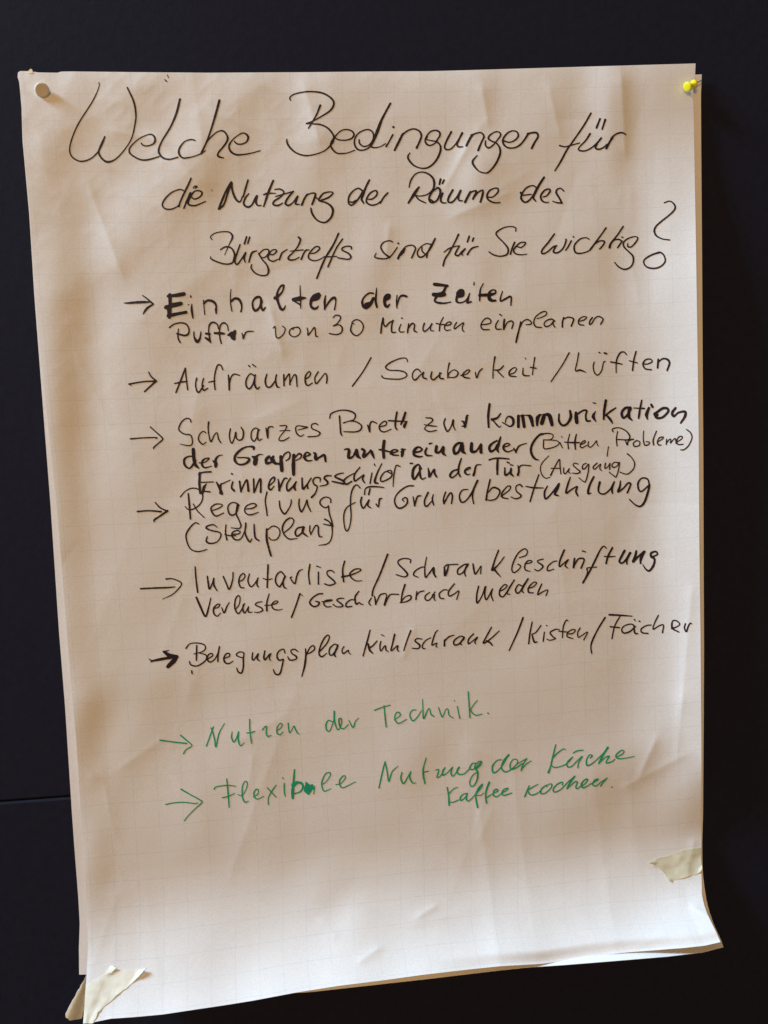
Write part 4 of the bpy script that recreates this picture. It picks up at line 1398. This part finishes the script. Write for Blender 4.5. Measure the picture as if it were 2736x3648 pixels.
def patch(name, top, bot, left, right, mat, lift, where='front', n=28, parent=None):
    C = Coons(top, bot, left, right)
    u, v = np.meshgrid(np.linspace(0, 1, n), np.linspace(0, 1, n))
    px = C(u, v)
    px = px + 1.6 * np.stack([vnoise(px[..., 0] + px[..., 1] * .7, px[..., 1], 9, 5), vnoise(px[..., 0], px[..., 1] + px[..., 0] * .7, 9, 6)], -1)
    if where == 'front': P = front_at(px, .0005 + .00035 * vnoise(px[..., 0], px[..., 1], 22, 9) + lift(u, v))
    else: P = back(px, where + lift(u, v))
    i = np.arange(n * n).reshape(n, n)
    f = np.stack([i[:-1, :-1], i[1:, :-1], i[1:, 1:], i[:-1, 1:]], -1).reshape(-1, 4)
    o = mesh_obj(name, P.reshape(-1, 3), f, mat, parent)
    sol = o.modifiers.new('thickness', 'SOLIDIFY'); sol.thickness = .0003; sol.offset = -1
    es = o.modifiers.new('crisp_edges', 'EDGE_SPLIT'); es.split_angle = math.radians(50)
    return o


def S3(pts, x0, y0, s): return [(x0 + a / s, y0 + b / s) for a, b in pts]


mt_cream = tape_material('cream_masking_tape', (.86, .85, .73))
mt_olive = tape_material('olive_masking_tape', (.68, .64, .47))
mt_green = tape_material('pale_tape_back', (.88, .90, .82))
mt_yel = tape_material('yellowed_tape', (.80, .71, .47))

s = 2.074
o = patch('masking_tape', S3([(642, 640), (700, 605), (775, 562), (805, 552), (870, 540), (960, 535), (1040, 528), (1075, 515)], 0, 3200, s),
          S3([(616, 918), (640, 926), (690, 923)], 0, 3200, s),
          S3([(642, 640), (636, 720), (628, 800), (616, 918)], 0, 3200, s),
          S3([(1075, 515), (1050, 548), (1025, 578), (950, 650), (860, 722), (770, 800), (720, 850), (690, 923)], 0, 3200, s), mt_cream,
          lambda u, v: .0035 * sm((u - .9) / .1) * sm((.3 - v) / .3) + .0012 * np.exp(-((u - .42) ** 2 + v ** 2 * 3) / .004) + .0002 * np.sin(u * 9) * v)
tag(o, 'torn cream masking tape stuck over the bottom left corner of the written sheet', 'tape')
fl = patch('loose_flap', S3([(775, 548), (800, 520), (822, 498), (832, 496)], 0, 3200, s), S3([(787, 568), (815, 555), (840, 535), (858, 512)], 0, 3200, s),
           S3([(775, 548), (780, 556), (787, 568)], 0, 3200, s), S3([(832, 496), (845, 505), (858, 512)], 0, 3200, s), mt_cream,
           lambda u, v: .0002 + .0009 * v * (.4 + u), n=10, parent=o)
o = patch('masking_tape', S3([(640, 570), (640, 572)], 0, 3200, s), S3([(480, 860), (490, 882), (515, 905), (560, 899), (607, 888)], 0, 3200, s),
          S3([(640, 570), (590, 655), (540, 745), (500, 820), (480, 860)], 0, 3200, s), S3([(640, 572), (636, 650), (625, 770), (607, 888)], 0, 3200, s), mt_green,
          lambda u, v: .004 + .006 * (1 - u) * v + .002 * np.sin(u * 5) * v, where=.006)
tag(o, 'pale green folded tape tail sticking out left of the bottom left corner', 'tape')
s = 2.765
o = patch('masking_tape', S3([(482, 490), (575, 442), (640, 422), (730, 395), (820, 360), (905, 343), (1000, 325)], 2136, 2900, s),
          S3([(690, 660), (760, 650), (860, 622), (905, 600), (950, 592), (985, 572), (1012, 545)], 2136, 2900, s),
          S3([(482, 490), (540, 498), (565, 520), (600, 548), (650, 600), (660, 630), (690, 660)], 2136, 2900, s),
          S3([(1000, 325), (1001, 400), (1003, 450), (1006, 500), (1012, 545)], 2136, 2900, s), mt_olive,
          lambda u, v:   .0022 * sm((.14 - u) / .14) * sm((.25 - v) / .25) + .0016 * sm((v - .8) / .2) * (sm((.12 - u) / .12) + sm((u - .8) / .2)) + .0002 * np.sin(u * 11 + v * 3))
tag(o, 'olive masking tape with torn edge at the right side near the foot of the sheet', 'tape')
o = patch('masking_tape', [(98, 254), (104, 248), (109.5, 243.5), (113, 247)], [(100, 262), (108, 263), (114, 262), (120, 260)],
          [(98, 254), (99, 258), (100, 262)], [(113, 247), (117, 254), (120, 260)], mt_yel, lambda u, v: -.0004 + 0 * v, n=10)
tag(o, 'tiny torn tip of yellow tape at the top left corner of the sheet', 'tape')

# ------------------------------------------------------------------ drawing pins
def lathe(name, prof, base, axis, mat, parent=None, n=40):
    ax = Vector(axis).normalized(); q = ax.to_track_quat('Z', 'Y').to_matrix()
    V = []; F = []
    for h, r in prof:
        for k in range(n):
            a = 2 * math.pi * k / n
            V.append(Vector(base) + q @ Vector((r * math.cos(a), r * math.sin(a), h)))
    m = len(prof)
    for j in range(m - 1):
        for k in range(n):
            F.append((j * n + k, j * n + (k + 1) % n, (j + 1) * n + (k + 1) % n, (j + 1) * n + k))
    F.append(tuple(range(n - 1, -1, -1))); F.append(tuple((m - 1) * n + k for k in range(n)))
    return mesh_obj(name, V, F, mat, parent)


def plastic(name, c, rough=.3, sss=0.0):
    m = Mat(name, rough, .5)
    m.b.inputs['Base Color'].default_value = (*c, 1)
    if sss:
        m.b.inputs['Subsurface Weight'].default_value = sss
        m.b.inputs['Subsurface Radius'].default_value = (.004, .003, .001)
        m.b.inputs['Subsurface Scale'].default_value = 1.0
    return m.m


steel = Mat('pin_steel', .3, .5); steel.b.inputs['Metallic'].default_value = 1; steel.b.inputs['Base Color'].default_value = (.6, .58, .55, 1)
# yellow push pin: waisted barrel, tilted with its head towards the left
my = plastic('yellow_plastic', (.86, .76, .02), .28, .25)
p0 = front_at([(2475, 298)], .0030)[0]
p1 = back([(2440, 314)], .0150)[0]
axd = Vector(p1 - p0); L = axd.length
prof = [(0, .0012), (0, .0040), (.0006, .0047), (.0018, .0048), (.0028, .0040), (.0038, .0027), (.0055, .0023), (.0075, .0024), (.0090, .0030), (.0100, .0046), (.0106, .0056), (.0118, .0057), (.0124, .0050), (.0126, .002)]
kf = .86
e = bpy.data.objects.new('push_pin', None); COL.objects.link(e); e.location = p0; e.empty_display_size = .01
bpy.context.view_layer.update()


def under(o, e):
    o.parent = e; o.matrix_parent_inverse = Matrix.Translation(-Vector(e.location))
    return o


under(lathe('head', [(h * .95, r * kf) for h, r in prof], p0, axd, my), e)
under(lathe('needle', [(-.012, .0001), (-.010, .0005), (.001, .0006)], p0, axd, steel.m, n=12), e)
tag(e, 'yellow plastic push pin through the top right corner of the sheet', 'push pin')
# cream push pin seen nearly head on at the top left
mc = plastic('cream_plastic', (.66, .61, .53), .6, .2)
q0 = front_at([(151, 320)], .0006)[0]
axq = Vector(CPOS + np.array([-.12, 0, -.05])) - Vector(q0)
e = bpy.data.objects.new('push_pin', None); COL.objects.link(e); e.location = q0; e.empty_display_size = .01
prof2 = [(0, .0012), (0, .0030), (.0006, .0044), (.0012, .0056), (.0020, .0062), (.0030, .0064), (.0037, .0060), (.0041, .0053), (.0039, .0044), (.0037, .001)]
under(lathe('head', prof2, q0, axq, mc), e)
under(lathe('needle', [(-.012, .0001), (-.010, .0005), (.001, .0006)], q0, axq, steel.m, n=12), e)
tag(e, 'pale cream push pin in the top left corner of the sheet', 'push pin')
